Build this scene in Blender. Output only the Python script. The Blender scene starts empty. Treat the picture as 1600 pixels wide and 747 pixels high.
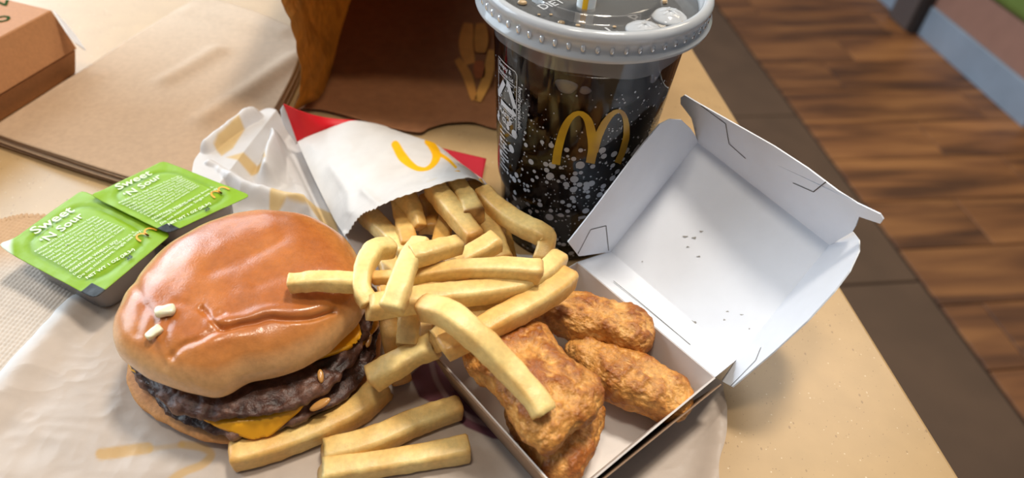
import bpy, bmesh, math, random
import numpy as np
from mathutils import Vector, Matrix

random.seed(7)
RNG = np.random.default_rng(11)
SC = bpy.context.scene
COL = SC.collection
K = 0.001                                   # everything below is authored in millimetres

# ------------------------------------------------------------------ camera
FPX, PITCH, ROLL, CAMZ = 1066.0, math.radians(44), math.radians(-5), 250.0
_u0 = np.array([0, math.sin(PITCH), math.cos(PITCH)]); _r0 = np.array([1.0, 0, 0])
VF = np.array([0, math.cos(PITCH), -math.sin(PITCH)])
VU = _u0 * math.cos(ROLL) + _r0 * math.sin(ROLL)
VR = _r0 * math.cos(ROLL) - _u0 * math.sin(ROLL)
cam_data = bpy.data.cameras.new('camera')
cam = bpy.data.objects.new('camera', cam_data); COL.objects.link(cam)
M = Matrix.Identity(4)
for i in range(3):
    M[i][0] = VR[i]; M[i][1] = VU[i]; M[i][2] = -VF[i]
M[2][3] = CAMZ * K
cam.matrix_world = M
cam_data.sensor_width = 36.0
cam_data.lens = 36.0 * FPX / 1600.0
cam_data.clip_start = 0.01; cam_data.clip_end = 60
cam_data.dof.use_dof = True
cam_data.dof.focus_distance = 0.285
cam_data.dof.aperture_fstop = 7.5
SC.camera = cam

# ------------------------------------------------------------------ world, lights, exposure
SC.view_settings.view_transform = 'Standard'
SC.view_settings.look = 'None'
SC.view_settings.gamma = 1.0
SC.view_settings.use_curve_mapping = False
SC.view_settings.exposure = -0.15
world = bpy.data.worlds.new('world'); SC.world = world; world.use_nodes = True
world.node_tree.nodes['Background'].inputs[0].default_value = (0.76, 0.86, 1.0, 1)
world.node_tree.nodes['Background'].inputs[1].default_value = 0.20

def area(name, loc, target, sx, sy, power, color):
    d = bpy.data.lights.new(name, 'AREA'); d.shape = 'RECTANGLE'; d.size = sx; d.size_y = sy
    d.energy = power; d.color = color
    o = bpy.data.objects.new(name, d); COL.objects.link(o)
    o.location = loc
    o.rotation_euler = (Vector(target) - Vector(loc)).to_track_quat('-Z', 'Y').to_euler()
    return o
area('ceiling_lamp', (0.26, 0.62, 1.6), (0, 0.2, 0), 0.22, 0.22, 23, (1.0, 0.92, 0.80))
area('near_ceiling_lamp', (-0.2, 0.0, 1.7), (-0.1, 0.15, 0), 0.2, 0.2, 9, (1.0, 0.90, 0.76))
area('window_daylight', (-1.5, 0.8, 0.75), (-0.1, 0.25, 0), 1.5, 1.0, 36, (0.76, 0.89, 1.0))
area('back_window_daylight', (-1.9, 2.7, 1.0), (-0.2, 0.4, 0), 1.8, 1.3, 26, (0.80, 0.90, 1.0))
area('aisle_lamp', (1.2, 1.6, 1.9), (1.1, 1.4, -0.7), 0.7, 0.7, 20, (1.0, 0.85, 0.66))

# ------------------------------------------------------------------ maths helpers
def at(px, py, z=0.0):
    """world point (mm) on the level plane at height z seen at a photograph pixel"""
    d = VF + (px - 800) / FPX * VR + (373.5 - py) / FPX * VU
    return np.array([0, 0, CAMZ]) + d * (z - CAMZ) / d[2]

def pix(w):
    q = np.atleast_2d(np.asarray(w, float)) - np.array([0, 0, CAMZ])
    d = q @ VF
    return np.stack([800 + FPX * (q @ VR) / d, 373.5 - FPX * (q @ VU) / d], 1)

def near(px, py, ref):
    """point of the sight line through a pixel that lies nearest to ref"""
    d = VF + (px - 800) / FPX * VR + (373.5 - py) / FPX * VU
    d = d / np.linalg.norm(d); o = np.array([0, 0, CAMZ])
    return o + d * ((np.asarray(ref) - o) @ d)

def srgb(r, g, b):
    f = lambda c: c / 12.92 if c <= 0.04045 else ((c + 0.055) / 1.055) ** 2.4
    return np.array([f(r / 255), f(g / 255), f(b / 255)])

def _hash(ix, iy, iz, seed):
    n = (ix * 73856093) ^ (iy * 19349663) ^ (iz * 83492791) ^ (seed * 2654435761)
    n = (n ^ (n >> 13)) * 1274126177
    n = n & 0x7fffffff
    n = (n ^ (n >> 16)) & 0xffff
    return n / 65535.0

def vnoise(p, seed=0):
    p = np.asarray(p, float)
    i = np.floor(p).astype(np.int64); f = p - i; f = f * f * (3 - 2 * f)
    out = 0
    for dx in (0, 1):
        for dy in (0, 1):
            for dz in (0, 1):
                w = (f[:, 0] if dx else 1 - f[:, 0]) * (f[:, 1] if dy else 1 - f[:, 1]) * (f[:, 2] if dz else 1 - f[:, 2])
                out = out + w * _hash(i[:, 0] + dx, i[:, 1] + dy, i[:, 2] + dz, seed)
    return out * 2 - 1

def fbm(p, size, octaves=4, seed=0, gain=0.5):
    p = np.asarray(p, float)
    if p.shape[1] == 2: p = np.c_[p, np.zeros(len(p))]
    s = 0; a = 1
    for k in range(octaves):
        s = s + a * vnoise(p * (2.03 ** k) / size + 17.3 * k + 1000, seed + k); a *= gain
    return s

def crumple(p, size, octaves=3, seed=0):
    """paper-like ridges: folded value noise"""
    p = np.asarray(p, float)
    if p.shape[1] == 2: p = np.c_[p, np.zeros(len(p))]
    s = 0; a = 1
    for k in range(octaves):
        s = s + a * (1 - 2 * np.abs(vnoise(p * (1.9 ** k) / size + 31.7 * k + 900, seed + k))); a *= 0.55
    return s

def catmull(pts, n, closed=False):
    pts = np.asarray(pts, float); m = len(pts)
    if m == 2 and not closed:
        t = np.linspace(0, 1, n)[:, None]; return pts[0] * (1 - t) + pts[1] * t
    if closed: P = np.vstack([pts[-1], pts, pts[0], pts[1]]); segs = m
    else: P = np.vstack([2 * pts[0] - pts[1], pts, 2 * pts[-1] - pts[-2]]); segs = m - 1
    u = np.linspace(0, segs, n, endpoint=not closed)
    i = np.minimum(u.astype(int), segs - 1); t = (u - i)[:, None]
    a, b, c, d = P[i], P[i + 1], P[i + 2], P[i + 3]
    return 0.5 * (2 * b + (c - a) * t + (2 * a - 5 * b + 4 * c - d) * t ** 2 + (3 * b - a - 3 * c + d) * t ** 3)

def dist_poly(q, line):
    """distance of 2-D points q to an open polyline"""
    q = np.asarray(q, float); line = np.asarray(line, float)
    best = np.full(len(q), 1e9)
    for a, b in zip(line[:-1], line[1:]):
        ab = b - a; t = np.clip(((q - a) @ ab) / (ab @ ab + 1e-9), 0, 1)
        best = np.minimum(best, np.linalg.norm(q - a - t[:, None] * ab, axis=1))
    return best

def inside(q, poly):
    q = np.asarray(q, float); poly = np.asarray(poly, float); r = np.zeros(len(q), bool)
    j = len(poly) - 1
    for i in range(len(poly)):
        (xi, yi), (xj, yj) = poly[i], poly[j]
        if yi != yj:
            c = ((yi > q[:, 1]) != (yj > q[:, 1])) & (q[:, 0] < (xj - xi) * (q[:, 1] - yi) / (yj - yi) + xi)
            r ^= c
        j = i
    return r

# ------------------------------------------------------------------ object helpers
def obj(name, verts, faces, mat=None, parent=None, smooth=True, col=None):
    me = bpy.data.meshes.new(name)
    me.from_pydata((np.asarray(verts, float) * K).tolist(), [], [list(map(int, f)) for f in faces])
    me.update()
    if smooth: me.polygons.foreach_set('use_smooth', [True] * len(me.polygons))
    if col is not None:
        a = me.color_attributes.new('Col', 'FLOAT_COLOR', 'POINT')
        c = np.ones((len(verts), 4), np.float32); c[:, :3] = col
        a.data.foreach_set('color', c.ravel())
    o = bpy.data.objects.new(name, me); COL.objects.link(o)
    if mat:
        me.materials.append(mat)
    if parent: o.parent = parent
    return o

def tag(o, label=None, cat=None, group=None, kind=None):
    if label: o['label'] = label
    if cat: o['category'] = cat
    if group: o['group'] = group
    if kind: o['kind'] = kind
    return o

def thing(name, label, cat, group=None):
    o = bpy.data.objects.new(name, None); COL.objects.link(o)
    o.empty_display_size = 0.01
    return tag(o, label, cat, group)

def gridfaces(nu, nv, wrap_u=False):
    f = []
    for j in range(nv - 1):
        for i in range(nu if wrap_u else nu - 1):
            a = j * nu + i; b = j * nu + (i + 1) % nu
            f.append((a, b, b + nu, a + nu))
    return f

def fix_normals(o):
    bm = bmesh.new(); bm.from_mesh(o.data); bmesh.ops.recalc_face_normals(bm, faces=bm.faces); bm.to_mesh(o.data); bm.free()
    return o

def solidify(o, t, off=0):
    m = o.modifiers.new('thick', 'SOLIDIFY'); m.thickness = t * K; m.offset = off
    return o

def bevel(o, w, seg=2):
    m = o.modifiers.new('bevel', 'BEVEL'); m.width = w * K; m.segments = seg; m.limit_method = 'ANGLE'
    return o

def patch(rows, nu, nv):
    """surface through rows of 3-D control points, nu across, nv along"""
    R = np.array([catmull(r, nu) for r in rows])            # rows, nu, 3
    out = np.array([catmull(R[:, i], nv) for i in range(nu)])  # nu, nv, 3
    return out.transpose(1, 0, 2).reshape(-1, 3)

def coons(bottom, top, left, right, nu, nv):
    b = catmull(bottom, nu)[None]; t = catmull(top, nu)[None]; l = catmull(left, nv)[:, None]; r = catmull(right, nv)[:, None]
    u = np.linspace(0, 1, nu)[None, :, None]; v = np.linspace(0, 1, nv)[:, None, None]
    s = (1 - v) * b + v * t + (1 - u) * l + u * r
    s = s - ((1 - u) * (1 - v) * b[:, :1] + u * (1 - v) * b[:, -1:] + (1 - u) * v * t[:, :1] + u * v * t[:, -1:])
    return s.reshape(-1, 3)

def vnormals(v, faces):
    f = np.array([x if len(x) == 4 else (x[0], x[1], x[2], x[2]) for x in faces])
    n = np.cross(v[f[:, 2]] - v[f[:, 0]], v[f[:, 3]] - v[f[:, 1]])
    out = np.zeros_like(v)
    for k in range(4): np.add.at(out, f[:, k], n)
    return out / (np.linalg.norm(out, axis=1)[:, None] + 1e-12)

def prism(poly, z0, z1):
    n = len(poly); v = [(*p[:2], z0) for p in poly] + [(*p[:2], z1) for p in poly]
    f = [tuple(range(n))[::-1], tuple(range(n, 2 * n))] + [(i, (i + 1) % n, n + (i + 1) % n, n + i) for i in range(n)]
    return np.array(v), f

def lathe(prof, n, cx=0, cy=0):
    a = np.linspace(0, 2 * math.pi, n, endpoint=False)
    v = np.array([(cx + r * math.cos(t), cy + r * math.sin(t), z) for r, z in prof for t in a])
    return v, gridfaces(n, len(prof), True)

def pillow(outline, zc, ht, hb, nr=28, na=96, tk=0.7, zk=0.8, tilt=(0, 0)):
    """closed rounded body over an outline: superelliptic section from a top pole to a bottom pole"""
    O = catmull(np.asarray(outline)[:, :2], na, closed=True); c = O.mean(0)
    V = [np.array([[c[0], c[1], zc + ht]])]; T = [np.zeros(1)]
    for ph in np.linspace(0, math.pi, nr + 1)[1:-1]:
        t = abs(math.sin(ph)) ** tk; cz = math.cos(ph); zz = math.copysign(abs(cz) ** zk, cz)
        z = zc + (ht if zz > 0 else hb) * zz
        V.append(np.c_[c + (O - c) * t, np.full(na, z)]); T.append(np.full(na, t if zz >= 0 else 2 - t))
    V.append(np.array([[c[0], c[1], zc - hb]])); T.append(np.full(1, 2.0))
    v = np.vstack(V); T = np.concatenate(T); v[:, 2] += (v[:, :2] - c) @ np.array(tilt)
    f = [(0, 1 + i, 1 + (i + 1) % na) for i in range(na)]
    for j in range(nr - 2):
        for i in range(na):
            a = 1 + j * na + i; b = 1 + j * na + (i + 1) % na
            f.append((a, a + na, b + na, b))
    e = len(v) - 1; s = e - na
    f += [(e, s + (i + 1) % na, s + i) for i in range(na)]
    return v, f, T, c

def blend(a, b, t):
    t = np.clip(t, 0, 1)[:, None]; return a * (1 - t) + b * t

# ------------------------------------------------------------------ materials
MATS = {}
def mat(name, color=None, rough=0.5, spec=0.5, attr=False, noise=0.0, nscale=200.0, bump=0.0, bscale=900.0, bdist=0.0003,
        sss=0.0, sssr=(0.004, 0.002, 0.001), coat=0.0, coatr=0.2, metal=0.0, trans=0.0, bdetail=4.0, sheen=0.0, stretch=None, rvar=0.0):
    if name in MATS: return MATS[name]
    m = bpy.data.materials.new(name); m.use_nodes = True; nt = m.node_tree; N = nt.nodes; L = nt.links
    b = N['Principled BSDF']; MATS[name] = m
    b.inputs['Roughness'].default_value = rough; b.inputs['Specular IOR Level'].default_value = spec
    b.inputs['Metallic'].default_value = metal
    b.inputs['Coat Weight'].default_value = coat; b.inputs['Coat Roughness'].default_value = coatr
    if sss:
        b.inputs['Subsurface Weight'].default_value = sss; b.inputs['Subsurface Radius'].default_value = sssr
        b.inputs['Subsurface Scale'].default_value = 1.0
    tc = N.new('ShaderNodeTexCoord'); mp = N.new('ShaderNodeMapping'); L.new(tc.outputs['Object'], mp.inputs[0])
    if stretch: mp.inputs['Scale'].default_value = stretch
    src = None
    if attr:
        a = N.new('ShaderNodeVertexColor'); a.layer_name = 'Col'; src = a.outputs[0]
    else:
        b.inputs['Base Color'].default_value = (*color, 1)
    if noise:
        n = N.new('ShaderNodeTexNoise'); n.inputs['Scale'].default_value = nscale; n.inputs['Detail'].default_value = 6
        L.new(mp.outputs[0], n.inputs['Vector'])
        r = N.new('ShaderNodeMapRange'); r.inputs[1].default_value = 0.3; r.inputs[2].default_value = 0.7
        r.inputs[3].default_value = 1 - noise; r.inputs[4].default_value = 1 + noise; L.new(n.outputs[0], r.inputs[0])
        mx = N.new('ShaderNodeVectorMath'); mx.operation = 'SCALE'
        if src: L.new(src, mx.inputs[0])
        else: mx.inputs[0].default_value = color
        L.new(r.outputs[0], mx.inputs['Scale']); src = mx.outputs[0]
    if src: L.new(src, b.inputs['Base Color'])
    if bump:
        n2 = N.new('ShaderNodeTexNoise'); n2.inputs['Scale'].default_value = bscale; n2.inputs['Detail'].default_value = bdetail
        L.new(mp.outputs[0], n2.inputs['Vector'])
        bp = N.new('ShaderNodeBump'); bp.inputs['Strength'].default_value = bump; bp.inputs['Distance'].default_value = bdist
        L.new(n2.outputs[0], bp.inputs['Height']); L.new(bp.outputs[0], b.inputs['Normal'])
        if coat: L.new(bp.outputs[0], b.inputs['Coat Normal'])
        if rvar:
            rr = N.new('ShaderNodeMapRange'); rr.inputs[1].default_value = 0.35; rr.inputs[2].default_value = 0.65
            rr.inputs[3].default_value = max(0.02, rough - rvar); rr.inputs[4].default_value = rough + rvar
            L.new(n2.outputs[0], rr.inputs[0]); L.new(rr.outputs[0], b.inputs['Roughness'])
    if trans:                                     # thin paper: lets part of the light through
        out = N['Material Output']; t = N.new('ShaderNodeBsdfTranslucent'); ms = N.new('ShaderNodeMixShader')
        ms.inputs[0].default_value = trans
        if src: L.new(src, t.inputs[0])
        else: t.inputs[0].default_value = (*color, 1)
        L.new(b.outputs[0], ms.inputs[1]); L.new(t.outputs[0], ms.inputs[2]); L.new(ms.outputs[0], out.inputs[0])
    return m

def clear_plastic(name, tint, body, white=0.0, rough=0.08):
    """thin clear or milky plastic: see-through, a little diffuse, glossy by Fresnel"""
    m = bpy.data.materials.new(name); m.use_nodes = True; nt = m.node_tree; N = nt.nodes; L = nt.links
    N.remove(N['Principled BSDF']); out = N['Material Output']
    tr = N.new('ShaderNodeBsdfTransparent'); tr.inputs[0].default_value = (*tint, 1)
    di = N.new('ShaderNodeBsdfDiffuse'); di.inputs[0].default_value = (*body, 1)
    tl = N.new('ShaderNodeBsdfTranslucent'); tl.inputs[0].default_value = (*body, 1)
    mm = N.new('ShaderNodeMixShader'); mm.inputs[0].default_value = 0.45; L.new(di.outputs[0], mm.inputs[1]); L.new(tl.outputs[0], mm.inputs[2])
    m1 = N.new('ShaderNodeMixShader'); m1.inputs[0].default_value = white; L.new(tr.outputs[0], m1.inputs[1]); L.new(mm.outputs[0], m1.inputs[2])
    gl = N.new('ShaderNodeBsdfGlossy'); gl.inputs['Roughness'].default_value = rough
    fr = N.new('ShaderNodeFresnel'); fr.inputs[0].default_value = 1.45
    m2 = N.new('ShaderNodeMixShader'); L.new(fr.outputs[0], m2.inputs[0]); L.new(m1.outputs[0], m2.inputs[1]); L.new(gl.outputs[0], m2.inputs[2])
    L.new(m2.outputs[0], out.inputs[0])
    return m

M_bun = mat('bun_crust', attr=True, rough=0.45, spec=0.3, coat=0.8, coatr=0.17, noise=0.10, nscale=420, bump=0.4, bscale=1400, bdist=0.0002, rvar=0.12)
M_heel = mat('bun_heel', attr=True, rough=0.7, noise=0.15, nscale=600, bump=0.5, bscale=1200)
M_patty = mat('seared_beef', attr=True, rough=0.42, noise=0.35, nscale=500, bump=0.7, bscale=1400, bdist=0.0004)
M_cheese = mat('melted_cheese', srgb(250, 176, 30), rough=0.32, sss=0.15, bump=0.15, bscale=500)
M_onion = mat('onion', srgb(232, 226, 196), rough=0.25, sss=0.4, bump=0.2, bscale=900)
M_fry = mat('fried_potato', attr=True, rough=0.36, spec=0.45, noise=0.10, nscale=500, bump=0.35, bscale=1600, bdist=0.0003, sss=0.12, sssr=(0.003, 0.002, 0.001))
M_nug = mat('fried_batter', attr=True, rough=0.42, noise=0.22, nscale=500, bump=0.8, bscale=1300, bdist=0.0005)
M_paper = mat('wrapper_paper', attr=True, rough=0.42, spec=0.35, noise=0.03, nscale=150, bump=0.25, bscale=500, bdist=0.0003, trans=0.25)
M_white_paper = mat('fry_bag_paper', attr=True, rough=0.5, spec=0.3, noise=0.03, nscale=120, bump=0.2, bscale=600, bdist=0.0003, trans=0.22)
M_kraft = mat('kraft_bag_paper', attr=True, rough=0.75, noise=0.10, nscale=160, bump=0.35, bscale=700, bdist=0.0004, trans=0.10)
M_kraft_thin = mat('thin_kraft_paper', attr=True, rough=0.75, noise=0.16, nscale=160, bump=0.35, bscale=700, bdist=0.0004, trans=0.55)
M_board = mat('brown_cardboard', srgb(176, 122, 78), rough=0.7, noise=0.07, nscale=500, bump=0.15, bscale=900)
M_boardedge = mat('cut_cardboard_edge', srgb(150, 122, 98), rough=0.75, noise=0.1, nscale=700)
M_whiteboard = mat('white_carton', srgb(230, 233, 240), rough=0.5, noise=0.02, nscale=90, bump=0.06, bscale=600)
M_traywhite = mat('white_carton_tray', srgb(214, 206, 200), rough=0.5, noise=0.03, nscale=90, bump=0.06, bscale=600)
M_slit = mat('cut_line', srgb(90, 84, 80), rough=0.8)
M_grease = mat('grease_fleck', srgb(150, 146, 140), rough=0.5)
M_foil = mat('green_foil', attr=True, rough=0.42, spec=0.3, noise=0.03, nscale=200, coat=0.08, coatr=0.2, bump=0.25, bscale=260, bdist=0.0006)
M_tub = clear_plastic('clear_tub', (0.9, 0.9, 0.92), (0.72, 0.73, 0.78), white=0.45, rough=0.2)
M_inkw = mat('white_ink', srgb(208, 220, 184), rough=0.45)
M_inky = mat('orange_ink', srgb(236, 160, 20), rough=0.45)
M_inkb = mat('black_ink', srgb(18, 18, 18), rough=0.35)
M_inkg = mat('green_ink', srgb(32, 64, 20), rough=0.9, spec=0.1)
M_cupwhite = mat('white_cup_print', srgb(176, 178, 184), rough=0.3)
M_gold = mat('gold_cup_print', attr=True, rough=0.3)
M_cup = clear_plastic('clear_cup', (0.93, 0.93, 0.95), (0.75, 0.76, 0.80), white=0.0, rough=0.05)
M_frost = clear_plastic('milky_cup_rim', (0.9, 0.9, 0.9), (0.70, 0.72, 0.76), white=0.45, rough=0.12)
M_lid = clear_plastic('milky_lid', (0.92, 0.92, 0.93), (0.95, 0.97, 1.0), white=0.72, rough=0.10)
M_lidclear = clear_plastic('clear_lid', (0.93, 0.92, 0.91), (0.78, 0.78, 0.78), white=0.20, rough=0.08)
M_bubble = mat('drop', srgb(180, 150, 110), rough=0.08, coat=1.0)
M_cola = mat('cola', (0.012, 0.007, 0.007), rough=0.12, spec=0.2)
M_ice = mat('ice', srgb(150, 150, 156), rough=0.12)
M_straw = mat('straw_plastic', srgb(232, 232, 228), rough=0.3, sss=0.2)
M_strawy = mat('straw_stripe', srgb(250, 190, 10), rough=0.3)
M_napkin = mat('brown_napkin', attr=True, rough=0.85, noise=0.06, nscale=300, bump=0.5, bscale=1500, bdist=0.0003, trans=0.12)

def quartz():
    m = mat('quartz_top', srgb(180, 149, 106), rough=0.30, spec=0.5, noise=0.05, nscale=60)
    nt = m.node_tree; N = nt.nodes; L = nt.links; b = N['Principled BSDF']
    src = b.inputs['Base Color'].links[0].from_socket
    tc = N.new('ShaderNodeTexCoord')
    for scale, thr, c, seed in ((420, 0.10, srgb(140, 110, 76), 1), (800, 0.10, srgb(110, 86, 60), 2), (520, 0.10, srgb(214, 196, 166), 3)):
        v = N.new('ShaderNodeTexVoronoi'); v.inputs['Scale'].default_value = scale
        mp = N.new('ShaderNodeMapping'); mp.inputs['Location'].default_value = (seed, seed * 2, 0); mp.inputs['Scale'].default_value = (1, 0.6 if seed == 1 else 1, 0)
        L.new(tc.outputs['Object'], mp.inputs[0]); L.new(mp.outputs[0], v.inputs['Vector'])
        # only some cells carry a chip
        sep = N.new('ShaderNodeSeparateColor'); L.new(v.outputs['Color'], sep.inputs[0])
        g = N.new('ShaderNodeMath'); g.operation = 'MULTIPLY'; L.new(sep.outputs[0], g.inputs[0]); g.inputs[1].default_value = 0.45
        lt = N.new('ShaderNodeMath'); lt.operation = 'LESS_THAN'; L.new(v.outputs['Distance'], lt.inputs[0])
        pw = N.new('ShaderNodeMath'); pw.operation = 'POWER'; L.new(sep.outputs[0], pw.inputs[0]); pw.inputs[1].default_value = 4
        sc = N.new('ShaderNodeMath'); sc.operation = 'MULTIPLY'; L.new(pw.outputs[0], sc.inputs[0]); sc.inputs[1].default_value = 0.20
        L.new(sc.outputs[0], lt.inputs[1])
        ml = N.new('ShaderNodeMath'); ml.operation = 'MULTIPLY'; L.new(lt.outputs[0], ml.inputs[0]); ml.inputs[1].default_value = 0.75
        mx = N.new('ShaderNodeMix'); mx.data_type = 'RGBA'; L.new(ml.outputs[0], mx.inputs[0]); L.new(src, mx.inputs[6]); mx.inputs[7].default_value = (*c, 1)
        src = mx.outputs[2]
    L.new(src, b.inputs['Base Color'])
    return m
M_quartz = quartz()

def wood():
    m = bpy.data.materials.new('wood_plank'); m.use_nodes = True; N = m.node_tree.nodes; L = m.node_tree.links; b = N['Principled BSDF']
    tc = N.new('ShaderNodeTexCoord'); oi = N.new('ShaderNodeObjectInfo')
    mp = N.new('ShaderNodeMapping'); mp.inputs['Rotation'].default_value = (0, 0, math.radians(-10.6))
    L.new(tc.outputs['Object'], mp.inputs[0])
    mp2 = N.new('ShaderNodeMapping'); mp2.inputs['Scale'].default_value = (2.0, 17, 1); L.new(mp.outputs[0], mp2.inputs[0])
    ad = N.new('ShaderNodeVectorMath'); ad.operation = 'ADD'; L.new(mp2.outputs[0], ad.inputs[0])
    mu = N.new('ShaderNodeVectorMath'); mu.operation = 'SCALE'; mu.inputs[0].default_value = (37, 11, 5); L.new(oi.outputs['Random'], mu.inputs['Scale'])
    L.new(mu.outputs[0], ad.inputs[1])
    n = N.new('ShaderNodeTexNoise'); n.inputs['Scale'].default_value = 1.3; n.inputs['Detail'].default_value = 5; n.inputs['Distortion'].default_value = 0.4
    L.new(ad.outputs[0], n.inputs['Vector'])
    cr = N.new('ShaderNodeValToRGB'); e = cr.color_ramp.elements
    e[0].position = 0.34; e[0].color = (*srgb(86, 54, 32), 1); e[1].position = 0.68; e[1].color = (*srgb(160, 108, 62), 1)
    k = e.new(0.5); k.color = (*srgb(130, 84, 48), 1)
    L.new(n.outputs[0], cr.inputs[0])
    rv = N.new('ShaderNodeMapRange'); rv.inputs[3].default_value = 0.82; rv.inputs[4].default_value = 1.12; L.new(oi.outputs['Random'], rv.inputs[0])
    sc = N.new('ShaderNodeVectorMath'); sc.operation = 'SCALE'; L.new(cr.outputs[0], sc.inputs[0]); L.new(rv.outputs[0], sc.inputs['Scale'])
    L.new(sc.outputs[0], b.inputs['Base Color']); b.inputs['Roughness'].default_value = 0.5
    return m
M_wood = wood()
M_tile = mat('border_tile', srgb(92, 70, 52), rough=0.6, noise=0.12, nscale=9)
M_sub = mat('floor_joint', srgb(46, 32, 24), rough=0.9)
M_steel = mat('kick_metal', srgb(150, 166, 184), rough=0.42, spec=0.6, noise=0.12, nscale=8)
M_pink = mat('booth_front_wood', srgb(168, 126, 110), rough=0.6, noise=0.05, nscale=20)
M_green = mat('green_vinyl', srgb(116, 138, 66), rough=0.5, noise=0.06, nscale=20)
M_post = mat('grey_post', srgb(98, 88, 86), rough=0.5, noise=0.05, nscale=20)
M_postd = mat('dark_post_side', srgb(42, 34, 32), rough=0.6)

# ------------------------------------------------------------------ room: floor, booth
TH = math.radians(10.6)
E1 = np.array([math.cos(TH), math.sin(TH)]); E2 = np.array([-math.sin(TH), math.cos(TH)])
def rm(a, b): return E1 * a + E2 * b              # room frame -> world (mm)
FZ = -735.0
def rbox(a0, a1, b0, b1, z0, z1):
    return prism([rm(a0, b0), rm(a1, b0), rm(a1, b1), rm(a0, b1)], z0, z1)

floor = tag(obj('floor', *rbox(-1600, 2600, -1200, 3200, FZ - 40, FZ - 5), M_sub, smooth=False), 'dark wood plank floor with a brown tile border', None, None, 'structure')
def piece(name, args, m, parent, w=1.5):
    return bevel(obj(name, *rbox(*args), m, parent, smooth=False), w, 1)
row = 0; b0 = 1078 - 157 * 6
while b0 < 3000:
    joint = {4: 1560, 5: 1250, 6: 1480, 7: 1334, 8: 1560, 9: 1220, 10: 1330, 11: 1540}.get(row, 1100 + (row * 337) % 500)
    xs = [1019, joint, joint + 900, 2560]
    for x0, x1 in zip(xs[:-1], xs[1:]):
        if x0 > 1700 and row % 1 == 0 and x0 >= 2400: continue
        piece('plank', (x0 + 1.2, x1 - 1.2, b0 + 1.2, b0 + 155.8, FZ - 10, FZ), M_wood, floor)
    b0 += 157; row += 1
for k in range(6):
    piece('border_tile', (632, 1013, 230 + 600 * k + 2 - 600, 230 + 600 * k + 598 - 600, FZ - 10, FZ - 0.5), M_tile, floor, 2)
for k in range(3):
    piece('border_tile', (20, 628, 230 + 600 * k + 2, 230 + 600 * k + 598, FZ - 10, FZ - 0.5), M_tile, floor, 2)

tag(obj('ceiling', *rbox(-1600, 2600, -1200, 3200, 2000, 2040), mat('ceiling_white', srgb(220, 216, 208), rough=.9), smooth=False), 'plain white ceiling', None, None, 'structure')
booth = thing('booth_bench', 'low booth with blue grey metal kick plate and green vinyl seat across the aisle', 'booth')
bevel(obj('kick_plate', *rbox(1632, 1655, 1352, 1876, FZ, FZ + 95), M_steel, booth, smooth=False), 2)
bevel(obj('kick_plate', *rbox(1632, 1655, 2010, 3000, FZ, FZ + 95), M_steel, booth, smooth=False), 2)
bevel(obj('front_panel', *rbox(1640, 1690, 1354, 1876, FZ + 95, FZ + 206), M_pink, booth, smooth=False), 2)
bevel(obj('front_panel', *rbox(1640, 1690, 2010, 3000, FZ + 95, FZ + 206), M_pink, booth, smooth=False), 2)
bevel(obj('seat_cushion', *rbox(1632, 2200, 1352, 1876, FZ + 206, FZ + 420), M_green, booth, smooth=False), 25, 3)
post = thing('booth_divider', 'grey square post standing between the two booth kick plates', 'post')
bevel(obj('post_shaft', *rbox(1600, 1700, 1900, 2005, FZ, FZ + 1000), M_post, post, smooth=False), 4)
bevel(obj('edge_strip', *rbox(1604, 1700, 1877, 1900, FZ, FZ + 1000), M_postd, post, smooth=False), 2)
tag(post.children[1] if len(post.children) > 1 else post, None)

# ------------------------------------------------------------------ table
table = thing('dining_table', 'beige speckled quartz restaurant table under the meal', 'table')
bevel(obj('tabletop', *rbox(-560, 212.5, -120, 900, -32, 0), M_quartz, table, smooth=False), 2.0, 3)
v, f = lathe([(0, FZ + 14), (0, FZ + 14.1)], 8)
bevel(obj('pedestal', *prism([rm(-250, 300), rm(-150, 300), rm(-150, 400), rm(-250, 400)], FZ + 15, -32), M_postd, table, smooth=False), 6)
bevel(obj('foot_plate', *prism([rm(-420, 130), rm(20, 130), rm(20, 570), rm(-420, 570)], FZ, FZ + 15), M_postd, table, smooth=False), 6)

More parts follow.
